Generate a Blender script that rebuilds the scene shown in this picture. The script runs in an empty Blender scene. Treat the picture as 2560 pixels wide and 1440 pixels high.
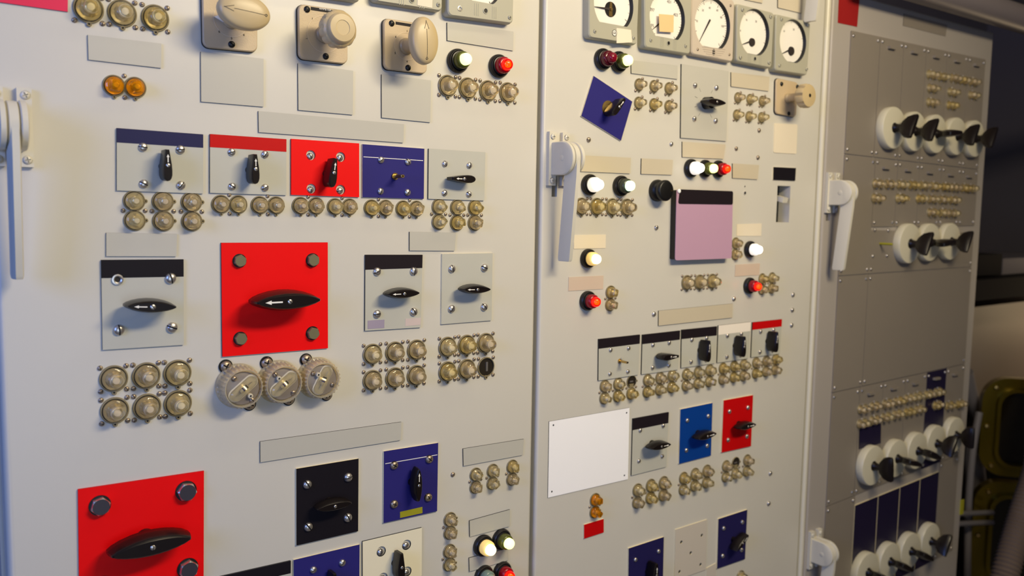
import bpy, bmesh, math, random
from mathutils import Matrix, Vector
from mathutils.geometry import tessellate_polygon
random.seed(7)
PI = math.pi
C = bpy.context.scene.collection
sc = bpy.context.scene

# ---------------------------------------------------------------- camera
FPX = 2148.21
CAM_D, CAM_Z = 1.2, 1.6
# rows: camera right, camera down, camera forward, in (along the panels, down, into the panels)
RM = ((0.8066497733312132, -0.01625417307528308, -0.5908061822986803),
      (-0.04385976490004876, 0.9952192557901693, -0.08726370337874793),
      (0.5894000884014312, 0.0963038668076247, 0.8020804828882726))
def uv2w(v): return Vector((v[0], v[2], -v[1]))
_r, _d, _f = (uv2w(r) for r in RM)
cam_data = bpy.data.cameras.new('camera'); cam = bpy.data.objects.new('camera', cam_data); C.objects.link(cam)
cam.matrix_world = Matrix(((_r.x, -_d.x, -_f.x, 0), (_r.y, -_d.y, -_f.y, -CAM_D), (_r.z, -_d.z, -_f.z, CAM_Z), (0, 0, 0, 1)))
cam_data.sensor_width = 36; cam_data.sensor_fit = 'HORIZONTAL'; cam_data.lens = FPX * 36 / 2560
cam_data.clip_start = 0.02; cam_data.clip_end = 50
cam_data.dof.use_dof = True; cam_data.dof.focus_distance = 1.33; cam_data.dof.aperture_fstop = 3.9
sc.camera = cam

# ---------------------------------------------------------------- light
w = bpy.data.worlds.new('world'); sc.world = w; w.use_nodes = True
w.node_tree.nodes['Background'].inputs[0].default_value = (0.5, 0.6, 1.0, 1)
w.node_tree.nodes['Background'].inputs[1].default_value = 0.05
def area(name, loc, target, sx, sy, power, col):
    l = bpy.data.lights.new(name, 'AREA'); l.shape = 'RECTANGLE'; l.size = sx; l.size_y = sy; l.energy = power; l.color = col
    o = bpy.data.objects.new(name, l); C.objects.link(o); o.location = loc
    o.rotation_euler = (Vector(target) - Vector(loc)).to_track_quat('-Z', 'Y').to_euler()
    return o
area('aisle_ceiling_light', (1.15, -1.50, 2.50), (1.1, 0, 1.45), 0.9, 0.2, 31, (1.0, 0.85, 0.57))
area('panel_ceiling_light', (1.0, -0.50, 2.54), (1.0, -0.15, 1.4), 1.2, 0.08, 2.4, (1.0, 0.86, 0.62))
area('cool_front_fill', (0.25, -2.3, 1.25), (0.9, 0, 1.35), 1.6, 1.3, 14, (0.64, 0.79, 1.0))  # added cool fill behind the camera, no fixture; tints the shadows blue
area('cool_left_fill', (-1.5, -1.0, 2.0), (0.3, 0, 1.7), 0.8, 1.0, 24, (0.18, 0.34, 1.0))  # added unseen cool fill from the left; there is no doorway
area('equipment_light', (4.1, 0.0, 1.3), (3.1, 0.14, 0.95), 0.3, 0.5, 2.4, (1.0, 0.74, 0.42))
sc.view_settings.view_transform = 'Standard'; sc.view_settings.look = 'None'
sc.view_settings.exposure = -0.04; sc.view_settings.gamma = 1.0; sc.view_settings.use_curve_mapping = False

# ---------------------------------------------------------------- pixel (2560 x 1440) -> point on the panel plane
def ray(px, py):
    a, b = (px - 1280) / FPX, (py - 720) / FPX
    return [RM[0][i] * a + RM[1][i] * b + RM[2][i] for i in range(3)]
def W(px, py, h=0.0):
    d = ray(px, py); t = (CAM_D - h) / d[2]
    return Vector((d[0] * t, -h, CAM_Z - d[1] * t))
def mpp(px, py):                                    # metres per pixel (vertical)
    return CAM_D / ray(px, py)[2] / FPX

# ---------------------------------------------------------------- materials
def lin(c): return tuple((x / 12.92 if x <= .04045 else ((x + .055) / 1.055) ** 2.4) for x in c)
def s(r, g, b): return lin((r / 255, g / 255, b / 255))
M = {}
def mat(name, col, rough=.45, metal=0.0, trans=0.0, emit=None, es=0.0, ior=1.45, coat=0.0, noise=0.0, nscale=30.0, bump=0.0, bscale=200.0, spec=0.5, sss=0.0):
    m = bpy.data.materials.new(name); m.use_nodes = True; nt = m.node_tree; p = nt.nodes['Principled BSDF']
    p.inputs['Base Color'].default_value = (*col, 1); p.inputs['Roughness'].default_value = rough; p.inputs['Metallic'].default_value = metal
    p.inputs['Transmission Weight'].default_value = trans; p.inputs['IOR'].default_value = ior; p.inputs['Coat Weight'].default_value = coat
    p.inputs['Specular IOR Level'].default_value = spec
    if emit: p.inputs['Emission Color'].default_value = (*emit, 1); p.inputs['Emission Strength'].default_value = es
    if noise or bump:
        tc = nt.nodes.new('ShaderNodeTexCoord')
    if noise:
        n = nt.nodes.new('ShaderNodeTexNoise'); n.inputs['Scale'].default_value = nscale; n.inputs['Detail'].default_value = 4
        nt.links.new(tc.outputs['Object'], n.inputs['Vector'])
        mx = nt.nodes.new('ShaderNodeMix'); mx.data_type = 'RGBA'
        mx.inputs[6].default_value = (*[c * (1 - noise) for c in col], 1); mx.inputs[7].default_value = (*[min(1, c * (1 + noise)) for c in col], 1)
        nt.links.new(n.outputs['Fac'], mx.inputs[0]); nt.links.new(mx.outputs[2], p.inputs['Base Color'])
    if bump:
        n = nt.nodes.new('ShaderNodeTexNoise'); n.inputs['Scale'].default_value = bscale; n.inputs['Detail'].default_value = 2
        nt.links.new(tc.outputs['Object'], n.inputs['Vector'])
        b = nt.nodes.new('ShaderNodeBump'); b.inputs['Strength'].default_value = bump; b.inputs['Distance'].default_value = .001
        nt.links.new(n.outputs['Fac'], b.inputs['Height']); nt.links.new(b.outputs['Normal'], p.inputs['Normal'])
    M[name] = m
    return m
mat('paint', s(206, 201, 190), .36, noise=.02, nscale=3, bump=.03, bscale=500)
mat('paint_shaded', s(166, 158, 150), .4, noise=.02, nscale=3)  # same paint, darkened: the light falloff on the end cabinet is in the colour
mat('module_paint', s(134, 125, 114), .42, noise=.04, nscale=6)
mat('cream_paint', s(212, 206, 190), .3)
mat('label_grey', s(190, 186, 174), .38, noise=.02, nscale=9)
mat('label_warm', s(200, 188, 164), .42, noise=.02, nscale=9)
mat('label_pink', s(206, 186, 166), .5)
mat('label_cream', s(230, 217, 193), .5)
mat('plate_grey', s(190, 188, 176), .36, noise=.02, nscale=8)
mat('plate_cream', s(240, 230, 200), .4)
mat('plate_pale', s(202, 192, 178), .42)
mat('red', s(242, 4, 8), .5, spec=.2)
mat('red_dark', s(196, 6, 10), .5, spec=.2)
mat('red_shaded', s(150, 26, 26), .5)  # red darkened to carry the shade at the end cabinet's top
mat('red_pink', s(226, 50, 84), .5, spec=.2)
mat('navy', s(44, 40, 112), .5, spec=.2)
mat('navy_dark', s(34, 30, 78), .5, spec=.2)
mat('module_navy', s(32, 26, 52), .34, spec=.3)
mat('header_navy', s(38, 38, 76), .5, spec=.2)
mat('blue', s(8, 60, 140), .5, spec=.2)
mat('black_face', s(24, 20, 26), .5, spec=.2)
mat('header_black', s(32, 25, 30), .5, spec=.2)
mat('core_black', s(22, 22, 24), .5)
mat('core_cream', s(236, 222, 180), .45)
mat('white_face', s(255, 253, 255), .45)
mat('header_white', s(244, 234, 220), .5)
mat('bakelite', s(24, 18, 17), .3, spec=.35, coat=.08, noise=.25, nscale=60)
mat('black', s(18, 17, 17), .4)
mat('rubber', s(30, 28, 28), .38)
mat('steel', s(206, 200, 194), .3, .85)
mat('screw_bronze', s(166, 150, 132), .38, .7)
mat('bolt_olive', s(124, 118, 88), .42, .3)
mat('brass', s(196, 166, 104), .3, 1.0)
mat('slot_dark', s(28, 25, 24), .6)
mat('bezel_plastic', s(196, 186, 164), .3)
mat('bezel_smoke', s(160, 146, 112), .18, trans=.3)
mat('fuse_well', s(38, 32, 24), .45)  # dark colour carries the shadow in the gap around each cap
mat('gold_floor', s(208, 192, 150), .25, .25)
def glass(name, col, rough=.03, clear=.10):
    """clear moulded plastic: part of the light goes straight through"""
    m = mat(name, col, rough, trans=.97, ior=1.46); nt = m.node_tree; o = nt.nodes['Material Output']; p = nt.nodes['Principled BSDF']
    t = nt.nodes.new('ShaderNodeBsdfTransparent'); t.inputs[0].default_value = (*[c ** .5 for c in col], 1); x = nt.nodes.new('ShaderNodeMixShader'); x.inputs[0].default_value = clear
    nt.links.new(p.outputs[0], x.inputs[1]); nt.links.new(t.outputs[0], x.inputs[2]); nt.links.new(x.outputs[0], o.inputs[0]); return m
glass('clear_warm', s(252, 244, 218)); glass('clear_smoke', s(242, 232, 214)); glass('clear_yellow', s(248, 234, 184)); glass('amber_glass', s(255, 212, 66))
glass('clear_milky', s(250, 238, 208), .08, .3); M['clear_milky'].node_tree.nodes['Principled BSDF'].inputs['Transmission Weight'].default_value = .6
mat('fuse_core', s(236, 220, 176), .25, .5)
mat('fuse_tip', s(246, 236, 214), .4)
mat('plug_core', s(134, 124, 116), .3)
mat('amber_core', s(238, 178, 40), .35, .3)
mat('knob_tan', s(194, 172, 130), .34, noise=.04, nscale=40)
mat('plate_tan', s(196, 174, 140), .42, bump=.22, bscale=900)
mat('plate_tan_pale', s(214, 194, 164), .42)
mat('ink', s(46, 38, 34), .6)
mat('white_ink', s(240, 236, 226), .5)
mat('pointer_white', s(240, 238, 230), .4)
mat('meter_green', s(172, 168, 149), .4, noise=.03, nscale=12, bump=.1, bscale=350)
mat('meter_beige', s(198, 184, 166), .4)
mat('dial_white', s(246, 240, 230), .5)
mat('sticker_tan', s(226, 192, 138), .7)
mat('sticker_cream', s(232, 218, 196), .7)
mat('lavender', s(186, 148, 172), .5, spec=.2)
mat('sticker_lavender', s(160, 148, 166), .5)
mat('sticker_pink', s(206, 188, 182), .5)
mat('yellow_tag', s(156, 150, 32), .5)
mat('disc_white', s(206, 199, 176), .34)
mat('olive_metal', s(112, 96, 24), .2, .75)
mat('dark_glass', s(20, 16, 8), .12)
mat('dark_wall', s(98, 94, 106), .7)
mat('dark_equipment', s(22, 20, 24), .8, spec=.1)
mat('grey_machine', s(128, 116, 108), .5, noise=.06, nscale=5)
mat('pipe_grey', s(120, 116, 122), .45)
mat('hose_brown', s(112, 96, 84), .55)
mat('rail_grey', s(116, 108, 110), .4)
mat('floor_paint', s(96, 90, 84), .6, noise=.1, nscale=8)
mat('room_wall', s(150, 146, 140), .7)
mat('room_ceiling', s(176, 172, 164), .8)
mat('lens_white', s(250, 244, 232), .3, emit=s(255, 244, 226), es=.75)
mat('tip_white', s(255, 250, 240), .3, emit=s(255, 244, 228), es=5.0)
mat('lens_amber', s(244, 214, 140), .3, emit=s(255, 208, 110), es=.45)
mat('tip_amber', s(255, 236, 190), .3, emit=s(255, 232, 170), es=4.0)
mat('lens_green', s(82, 86, 34), .22)
mat('tip_green', s(236, 240, 170), .25, emit=s(240, 246, 140), es=2.6)
mat('lens_olive', s(60, 66, 52), .25)
mat('tip_mint', s(214, 240, 200), .25, emit=s(214, 246, 196), es=2.0)
mat('lens_red', s(130, 4, 24), .2, emit=s(220, 0, 24), es=.05)
mat('tip_red', s(255, 20, 10), .15, emit=s(255, 14, 8), es=1.1)
mat('bulb_orange', s(255, 160, 40), .3, emit=s(255, 140, 20), es=6.0)
mat('lens_off_red', s(84, 10, 24), .16); mat('tip_off_red', s(120, 12, 34), .14)
mat('lens_teal', s(110, 130, 124), .25)
mat('tip_teal', s(140, 160, 150), .2)
mat('clear_cover', (1, 1, 1), .02)
def _cover():
    m = M['clear_cover']; nt = m.node_tree; nt.nodes.clear()
    o = nt.nodes.new('ShaderNodeOutputMaterial'); mx = nt.nodes.new('ShaderNodeMixShader'); t = nt.nodes.new('ShaderNodeBsdfTransparent'); g = nt.nodes.new('ShaderNodeBsdfGlossy'); f = nt.nodes.new('ShaderNodeLayerWeight')
    pw = nt.nodes.new('ShaderNodeMath'); pw.operation = 'POWER'; pw.inputs[1].default_value = 4.5; ma = nt.nodes.new('ShaderNodeMath'); ma.operation = 'MULTIPLY_ADD'; ma.inputs[1].default_value = .5; ma.inputs[2].default_value = .02
    f.inputs['Blend'].default_value = .5; nt.links.new(f.outputs['Facing'], pw.inputs[0]); nt.links.new(pw.outputs[0], ma.inputs[0])
    g.inputs['Roughness'].default_value = .03
    nt.links.new(ma.outputs[0], mx.inputs[0]); nt.links.new(t.outputs[0], mx.inputs[1]); nt.links.new(g.outputs[0], mx.inputs[2]); nt.links.new(mx.outputs[0], o.inputs[0])
_cover()

# ---------------------------------------------------------------- mesh helpers
def mesh_from(name, verts, faces, mats, fm=None, smooth=None):
    me = bpy.data.meshes.new(name); me.from_pydata([tuple(v) for v in verts], [], faces); 
    for m in mats: me.materials.append(M[m])
    if fm: me.polygons.foreach_set('material_index', fm)
    bm = bmesh.new(); bm.from_mesh(me); bmesh.ops.recalc_face_normals(bm, faces=bm.faces); bm.to_mesh(me); bm.free()
    if smooth:
        me.polygons.foreach_set('use_smooth', [True] * len(me.polygons)); me.set_sharp_from_angle(angle=math.radians(smooth))
    me.update(); return me
def obj(name, me, parent=None, loc=None, rz=0.0, sc_=None):
    o = bpy.data.objects.new(name, me); C.objects.link(o)
    if parent is not None: o.parent = parent
    if loc is not None: o.location = loc
    if rz: o.rotation_euler[2] = rz
    if sc_ is not None: o.scale = sc_ if hasattr(sc_, '__len__') else (sc_,) * 3
    return o
def tag(o, label, cat, group=None):
    o['label'] = label; o['category'] = cat
    if group: o['group'] = group
    return o
def struct(o): o['kind'] = 'structure'; return o
FACE = Matrix.Rotation(PI / 2, 3, 'X')              # local +Z points out of the panels, +Y up
def root(name, label, cat, p, group=None, spin=0.0, scale=1.0):
    o = bpy.data.objects.new(name, None); C.objects.link(o); o.empty_display_size = .01
    o.location = p; o.rotation_euler = (FACE @ Matrix.Rotation(spin, 3, 'Z')).to_euler(); o.scale = (scale,) * 3
    return tag(o, label, cat, group)
def lathe(name, prof, mats, n=32, rad=None, fm=None, smooth=40):
    """prof: (r, z); rad(i, a): factor of the radius for section i at angle a; fm: material per band"""
    vs, fs, mi = [], [], []
    for i, (r, z) in enumerate(prof):
        for k in range(n):
            a = 2 * PI * k / n; q = r * (rad(i, a) if rad else 1)
            vs.append((q * math.cos(a), q * math.sin(a), z))
    for i in range(len(prof) - 1):
        for k in range(n):
            k2 = (k + 1) % n
            fs.append((i * n + k, i * n + k2, (i + 1) * n + k2, (i + 1) * n + k)); mi.append(fm[i] if fm else 0)
    if prof[0][0] > 1e-6: fs.append(tuple(range(n))); mi.append(fm[0] if fm else 0)
    if prof[-1][0] > 1e-6: fs.append(tuple((len(prof) - 1) * n + k for k in range(n))); mi.append(fm[-1] if fm else 0)
    me = mesh_from(name, vs, fs, mats, mi)
    bm = bmesh.new(); bm.from_mesh(me); bmesh.ops.remove_doubles(bm, verts=bm.verts, dist=1e-7); bm.to_mesh(me); bm.free()
    if smooth: me.polygons.foreach_set('use_smooth', [True] * len(me.polygons)); me.set_sharp_from_angle(angle=math.radians(smooth))
    return me
def loft(name, secs, mats, smooth=35, fm=None):
    """secs: [(z, outline)] of equal counts"""
    n = len(secs[0][1]); vs = [(x, y, z) for z, o in secs for x, y in o]; fs = []; mi = []
    for i in range(len(secs) - 1):
        for k in range(n):
            k2 = (k + 1) % n; fs.append((i * n + k, i * n + k2, (i + 1) * n + k2, (i + 1) * n + k)); mi.append(fm[i] if fm else 0)
    fs += [tuple(range(n)), tuple((len(secs) - 1) * n + k for k in range(n))]; mi += [fm[0] if fm else 0, fm[-1] if fm else 0]
    return mesh_from(name, vs, fs, mats, mi, smooth)
def join(name, parts, smooth=35):
    """parts: meshes with (loc, rot matrix) already applied -> one mesh"""
    bm = bmesh.new(); mats = []
    for me, mtx in parts:
        t = me.copy(); t.transform(mtx); off = []
        for m in t.materials:
            if m not in mats: mats.append(m)
            off.append(mats.index(m))
        idx = [off[p.material_index] if off else 0 for p in t.polygons]
        t.polygons.foreach_set('material_index', idx); bm.from_mesh(t); bpy.data.meshes.remove(t)
    out = bpy.data.meshes.new(name); bm.to_mesh(out); bm.free()
    for m in mats: out.materials.append(m)
    if smooth: out.polygons.foreach_set('use_smooth', [True] * len(out.polygons)); out.set_sharp_from_angle(angle=math.radians(smooth))
    return out
def T(x=0, y=0, z=0): return Matrix.Translation((x, y, z))
def RX(a): return Matrix.Rotation(a, 4, 'X')
def RY(a): return Matrix.Rotation(a, 4, 'Y')
def RZ(a): return Matrix.Rotation(a, 4, 'Z')
def circ(r, n=24, cx=0, cy=0, a0=0): return [(cx + r * math.cos(a0 + 2 * PI * k / n), cy + r * math.sin(a0 + 2 * PI * k / n)) for k in range(n)]
def box(name, x0, x1, y0, y1, z0, z1, m):
    v = [(x, y, z) for z in (z0, z1) for x, y in ((x0, y0), (x1, y0), (x1, y1), (x0, y1))]
    return mesh_from(name, v, [(3, 2, 1, 0), (4, 5, 6, 7), (0, 1, 5, 4), (1, 2, 6, 5), (2, 3, 7, 6), (3, 0, 4, 7)], [m])
def ccw(p):
    a = sum(p[i - 1][0] * p[i][1] - p[i][0] * p[i - 1][1] for i in range(len(p))); return p if a > 0 else p[::-1]
def rpoly(pts, r, n=5):
    """polygon with rounded corners"""
    pts = ccw(pts); out = []
    for i, p in enumerate(pts):
        a, b = Vector(pts[i - 1]), Vector(pts[(i + 1) % len(pts)]); p = Vector(p)
        u, v = (a - p).normalized(), (b - p).normalized(); half = u.angle(v) / 2
        d = r / math.tan(half); c = p + (u + v).normalized() * (r / math.sin(half))
        s0, s1 = p + u * d - c, p + v * d - c; a0 = math.atan2(s0.y, s0.x); da = (math.atan2(s1.y, s1.x) - a0 + PI) % (2 * PI) - PI
        for k in range(n + 1): out.append((c.x + r * math.cos(a0 + da * k / n), c.y + r * math.sin(a0 + da * k / n)))
    return out
def scale_poly(p, k, kx=None):
    cx = sum(q[0] for q in p) / len(p); cy = sum(q[1] for q in p) / len(p); kx = k if kx is None else kx
    return [(cx + (x - cx) * kx, cy + (y - cy) * k) for x, y in p]
def plate_mesh(name, outer, z0, z1, face, edge, holes=(), edge_r=0.0):
    """a plate with real holes; face on the front, edge on the sides (and in the holes)"""
    outer = ccw(outer); loops = [outer] + [ccw(h)[::-1] for h in holes]
    vs, fs, mi = [], [], []
    front = [[Vector((x, y, 0)) for x, y in l] for l in loops]; flat = [p for l in front for p in l]; tris = tessellate_polygon(front)
    vs = [(p.x, p.y, z1) for p in flat] + [(p.x, p.y, z0) for p in flat]; n = len(flat)
    for t in tris: fs.append(tuple(t)); mi.append(0)
    for t in tris: fs.append(tuple(i + n for i in reversed(t))); mi.append(1)
    b = 0
    for l in loops:
        for k in range(len(l)): i, j = b + k, b + (k + 1) % len(l); fs.append((i, i + n, j + n, j)); mi.append(1)
        b += len(l)
    return mesh_from(name, vs, fs, [face, edge], mi)
def text_mesh(body, size, m, depth=.0002):
    cu = bpy.data.curves.new('lettering', 'FONT'); cu.body = body; cu.size = size; cu.align_x = 'CENTER'; cu.align_y = 'CENTER'; cu.extrude = depth
    o = bpy.data.objects.new('lettering_source', cu); C.objects.link(o); bpy.context.view_layer.update()
    me = bpy.data.meshes.new_from_object(o.evaluated_get(bpy.context.evaluated_depsgraph_get()))
    bpy.data.objects.remove(o); me.materials.clear(); me.materials.append(M[m]); return me

# ---------------------------------------------------------------- shared small meshes (unit sized)
def cut_dome(name, m, cross=False, gap=.13, hex_=False):
    """a round screw head with a real driver slot"""
    prof = [(1.0, 0), (1.0, .22), (.93, .42), (.76, .6), (.5, .72), (.22, .78), (0, .8)]
    base = lathe(name, prof, [m], 20)
    bm = bmesh.new(); src = bmesh.new(); src.from_mesh(base)
    def quarter(planes):
        b = src.copy()
        for co, no in planes:
            g = b.verts[:] + b.edges[:] + b.faces[:]
            r = bmesh.ops.bisect_plane(b, geom=g, plane_co=co, plane_no=no, clear_inner=True)
            e = [x for x in r['geom_cut'] if isinstance(x, bmesh.types.BMEdge)]
            if e: bmesh.ops.contextual_create(b, geom=e)
        t = bpy.data.meshes.new('q'); b.to_mesh(t); bm.from_mesh(t); bpy.data.meshes.remove(t); b.free()
    if cross:
        for sx in (1, -1):
            for sy in (1, -1): quarter([((sx * gap, 0, 0), (sx, 0, 0)), ((0, sy * gap, 0), (0, sy, 0))])
    else:
        for sy in (1, -1): quarter([((0, sy * gap, 0), (0, sy, 0))])
    src.free()
    me = bpy.data.meshes.new(name); bm.to_mesh(me); bm.free(); me.materials.append(M[m])
    floor_ = lathe('slot_floor', [(.97, 0), (.97, .18), (0, .18)], ['slot_dark'], 20)
    rim = []
    if cross:                                        # a cross recess stops short of the rim
        rim = [(lathe('rim', [(.62, .0), (1.0, .0), (1.0, .22), (.93, .42), (.76, .595), (.62, .66), (.62, .0)], [m], 20), Matrix())]
    return join(name, [(me, Matrix()), (floor_, Matrix())] + rim, 40)
SCREW = {'steel': cut_dome('screw', 'steel'), 'bronze': cut_dome('screw', 'screw_bronze'), 'black': cut_dome('screw', 'black'),
         'cross': cut_dome('screw', 'screw_bronze', True, .12), 'cream': cut_dome('screw', 'cream_paint', True, .12), 'meter': cut_dome('screw', 'meter_green', True, .12)}
def hexr(i, a):
    q = (a + PI / 6) % (PI / 3) - PI / 6; return .9 / math.cos(q)
def bolt_mesh(m, top):
    return lathe('hex_bolt', [(1.12, 0), (1.12, .1), (.98, .1), (.98, .62), (.86, .74), (.0, .74)], [m, top, 'black'], 36, lambda i, a: hexr(i, a) if i in (2, 3) else 1, fm=[2, 2, 0, 0, 1], smooth=25)
SCREW['hex_olive'] = bolt_mesh('bolt_olive', 'bolt_olive'); mat('bolt_dark', s(62, 58, 66), .4, .2); SCREW['hex_steel'] = bolt_mesh('steel', 'bolt_dark')
SCREW['ring'] = lathe('insert', [(1.0, 0), (1.0, .3), (.72, .34), (.5, .2), (.5, .02), (0, .02)], ['steel', 'slot_dark'], 24, fm=[0, 0, 0, 1, 1])
def add_screw(kind, parent, loc, r, name='screw'):
    o = obj(name, SCREW[kind], parent, loc, random.uniform(0, PI), r); return o

# fuse holders: R = 1
def lug(): return [(lathe('lug', [(.2, 0), (.2, .13), (.16, .16), (.075, .16), (.075, .02), (0, .02)], ['bezel_smoke', 'slot_dark'], 14, fm=[0, 0, 0, 1, 1]), T(0, -1.06, 0))]
ring_me = lathe('ring', [(1.03, 0), (1.03, .12), (.99, .17), (.93, .17), (.9, .12), (.9, .03), (0, .03)], ['bezel_smoke', 'fuse_well'], 36, fm=[0, 0, 0, 0, 1, 1])
BASE1 = join('base', [(ring_me, Matrix())] + lug())
web = plate_mesh('web', [(-.6, -.5), (-.3, -.42), (0, -.4), (.3, -.42), (.6, -.5), (.6, .5), (.3, .42), (0, .4), (-.3, .42), (-.6, .5)], 0, .11, 'bezel_smoke', 'bezel_smoke')
BASE2 = join('base', [(web, Matrix())] + [(m, T(sx, 0, 0) @ x) for sx in (-.95, .95) for m, x in [(ring_me, Matrix())] + lug()])
def ngon(n_, k):
    def f(a):
        q = (a + PI / n_) % (2 * PI / n_) - PI / n_; return 1 + k * (math.cos(PI / n_) / math.cos(q) - 1)
    return f
_o = ngon(8, 1.0)
def cap_round(m):
    pr = [(.84, .05), (.84, .30), (.80, .36), (.74, .38), (.72, .41), (.60, .86), (.50, .90), (.485, 1.12), (.44, 1.2), (.34, 1.23), (.30, 1.18), (0, 1.18)]
    return lathe('cap', pr, [m], 32, lambda i, a: _o(a) if i in (4, 5) else 1, smooth=28)
def cap_grip(m):
    def f(i, a):
        if i < 5: return 1
        c, s_ = abs(math.cos(a)), abs(math.sin(a)); return min(1 / max(c, 1e-6), .80 / max(s_, 1e-6), 1.13)
    pr = [(.84, .05), (.84, .30), (.79, .38), (.72, .42), (.67, .46), (.63, .5), (.56, 1.02), (.50, 1.09), (.27, 1.09), (.25, 1.04), (0, 1.04)]
    return lathe('cap', pr, [m], 32, lambda i, a: f(i, a) if i < 8 else 1, smooth=28)
CAPR = {k: cap_round(k) for k in ('clear_warm', 'clear_smoke', 'clear_yellow', 'amber_glass')}
CAPG = {k: cap_grip(k) for k in CAPR}
def core(m, tip, fl='gold_floor'): return lathe('fuse', [(.78, .06), (.78, .10), (.36, .11), (.33, .16), (.33, .62), (.25, .68), (.25, .88), (.0, .90)], [m, tip, fl], 16, fm=[2, 2, 0, 0, 0, 1, 1])
CORE = {'warm': core('fuse_core', 'fuse_tip'), 'amber': core('amber_core', 'amber_core', 'amber_core')}
KINDS_G = ['clear_warm', 'clear_smoke', 'clear_yellow', 'clear_warm', 'clear_smoke']
def put_cap(p, loc, grip, amber=False, rz=None, zs=1.12):
    k = 'amber_glass' if amber else random.choice(KINDS_G)
    c = obj('cap', (CAPG if grip else CAPR)[k], p, loc, random.uniform(0, 2 * PI) if rz is None else rz); c.scale[2] = zs
    obj('fuse_link', CORE['amber' if amber else 'warm'], c)
def fuse1(px, py, R, label, group, empty=False, screws=True, kind='bronze', mask=15):
    p = root('fuse_holder', label, 'fuse holder', W(px, py), group, 0, R * mpp(px, py))
    obj('base', BASE1, p)
    if not empty: put_cap(p, (0, 0, 0), False)
    else: obj('contact_clip', box('contact_clip', -.1, .12, -.45, .5, .02, .1, 'steel'), p, (0.1, 0, 0))
    if screws:
        for i, (sx, sy) in enumerate(((-1, 1), (1, 1), (1, -1), (-1, -1))):
            if mask >> i & 1: add_screw(kind, p, (sx * .915, sy * .9, 0), .195)
def fuse2(px, py, R, label, group, vert=False, amber=False, empty=(), sr=.22, sd=1.02, zs=1.2):
    """twin holder; (px, py) the middle between its two caps"""
    p = root('twin_fuse_holder', label, 'fuse holder', W(px, py), group, PI / 2 if vert else 0, R * mpp(px, py))
    obj('base', BASE2, p)
    for i, sx in enumerate((.95, -.95)):
        if i in empty: obj('contact_clip', box('contact_clip', -.1, .12, -.35, .35, .02, .1, 'steel'), p, (sx, 0, 0))
        else: put_cap(p, (sx, 0, 0), True, amber, None, zs)
    for sy in (1, -1): add_screw('bronze', p, (0, sy * sd, 0), sr)

# ---------------------------------------------------------------- plates placed by their four corners on the panel plane
def local(quad, h=0.0):
    P = [W(x, y, h) for x, y in quad]; c = sum(P, Vector()) / len(P)
    return c, [((p.x - c.x), (p.z - c.z)) for p in P]
HOLE = lathe('hole_shade', [(.98, 0), (.98, .06), (0, .06)], ['slot_dark'], 16)  # dark disc standing in for the shade inside an empty hole
def label_plate(label, quad, m='label_grey', edge='core_black', th=.0023, name='label_plate', cat='label plate', group=None, r=0.0, holes=(), hole_r=.002):
    c, q = local(quad, th); c.y = 0
    o_ = rpoly(q, r) if r else q
    hs = []
    for hx, hy in holes:
        p = W(hx, hy, th); hs.append(circ(hole_r, 12, p.x - c.x, p.z - c.z))
    o = obj(name, plate_mesh(name, o_, 0, th, m, edge, hs), None, c); o.rotation_euler = FACE.to_euler()
    for x, z in (((W(hx, hy, th).x - c.x), (W(hx, hy, th).z - c.z)) for hx, hy in holes):
        obj('hole_shade', HOLE, o, (x, z, 0), 0, hole_r)
    return tag(o, label, cat, group)
def band(p, q, f0, f1, z, m, name='header_band'):
    """strip across the top of a four-cornered plate: q = TL TR BR BL, f0 / f1 the fraction down at its left and right end"""
    L = lambda a, b, t: (a[0] + (b[0] - a[0]) * t, a[1] + (b[1] - a[1]) * t)
    return obj(name, plate_mesh(name, [q[0], q[1], L(q[1], q[2], f1), L(q[0], q[3], f0)], z, z + .0003, m, m), p)

# switch handles: length 1 along +X (the pointing end), height 1
def out_small():
    top = [(.52, .055), (.30, .09), (.05, .13), (-.15, .145), (-.3, .14), (-.40, .11), (-.46, .06), (-.48, 0)]
    return top + [(x, -y) for x, y in reversed(top[:-1])]
def out_boat():
    xs = [.5, .44, .34, .2, .05, -.08, -.2, -.32, -.42, -.5]
    top = [(x, .016 + .102 * (1 - (x / .5) ** 2) ** .78) for x in xs]
    return top + [(x, -y) for x, y in reversed(top)]
def grow(o, kx, ky): return [(x * kx, y * ky) for x, y in o]
def handle_mesh(kind):
    if kind == 'small':
        o = out_small(); secs = [(.10, grow(o, .82, .8)), (.2, grow(o, .97, 1.0)), (.86, grow(o, 1, 1)), (.95, grow(o, .985, .93)), (1.0, grow(o, .95, .78))]
    else:
        o = out_boat(); secs = [(.26, grow(o, .9, 1.0)), (.36, grow(o, 1.0, 1.3)), (.62, grow(o, 1.0, 1.25)), (.9, grow(o, .96, 1.0)), (.97, grow(o, .94, .88)), (1.0, grow(o, .91, .72))]
    pil = lathe('pillar', [(.125, 0), (.125, .45), (0, .45)], ['bakelite'], 20)
    return join('handle', [(loft('body', secs, ['bakelite']), Matrix()), (pil, Matrix())])
HANDLE = {k: handle_mesh(k) for k in ('small', 'boat')}
ARROW = plate_mesh('arrow', [(.40, 0), (.30, .05), (.30, .018), (.12, .018), (.12, -.018), (.30, -.018), (.30, -.05)], 0, .004, 'white_ink', 'white_ink')
SHAFT = join('shaft', [(lathe('a', [(.5, 0), (.5, 4.1), (.42, 4.2), (.18, 4.2), (.18, 3.9), (0, 3.9)], ['brass', 'slot_dark'], 18, lambda i, a: min(1, .72 / max(abs(math.sin(a)), 1e-6)) if 0 < i < 3 else 1, fm=[0, 0, 0, 1, 1]), Matrix()), (lathe('b', [(.85, 0), (.85, .5), (0, .5)], ['brass'], 18), Matrix())])
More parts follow.
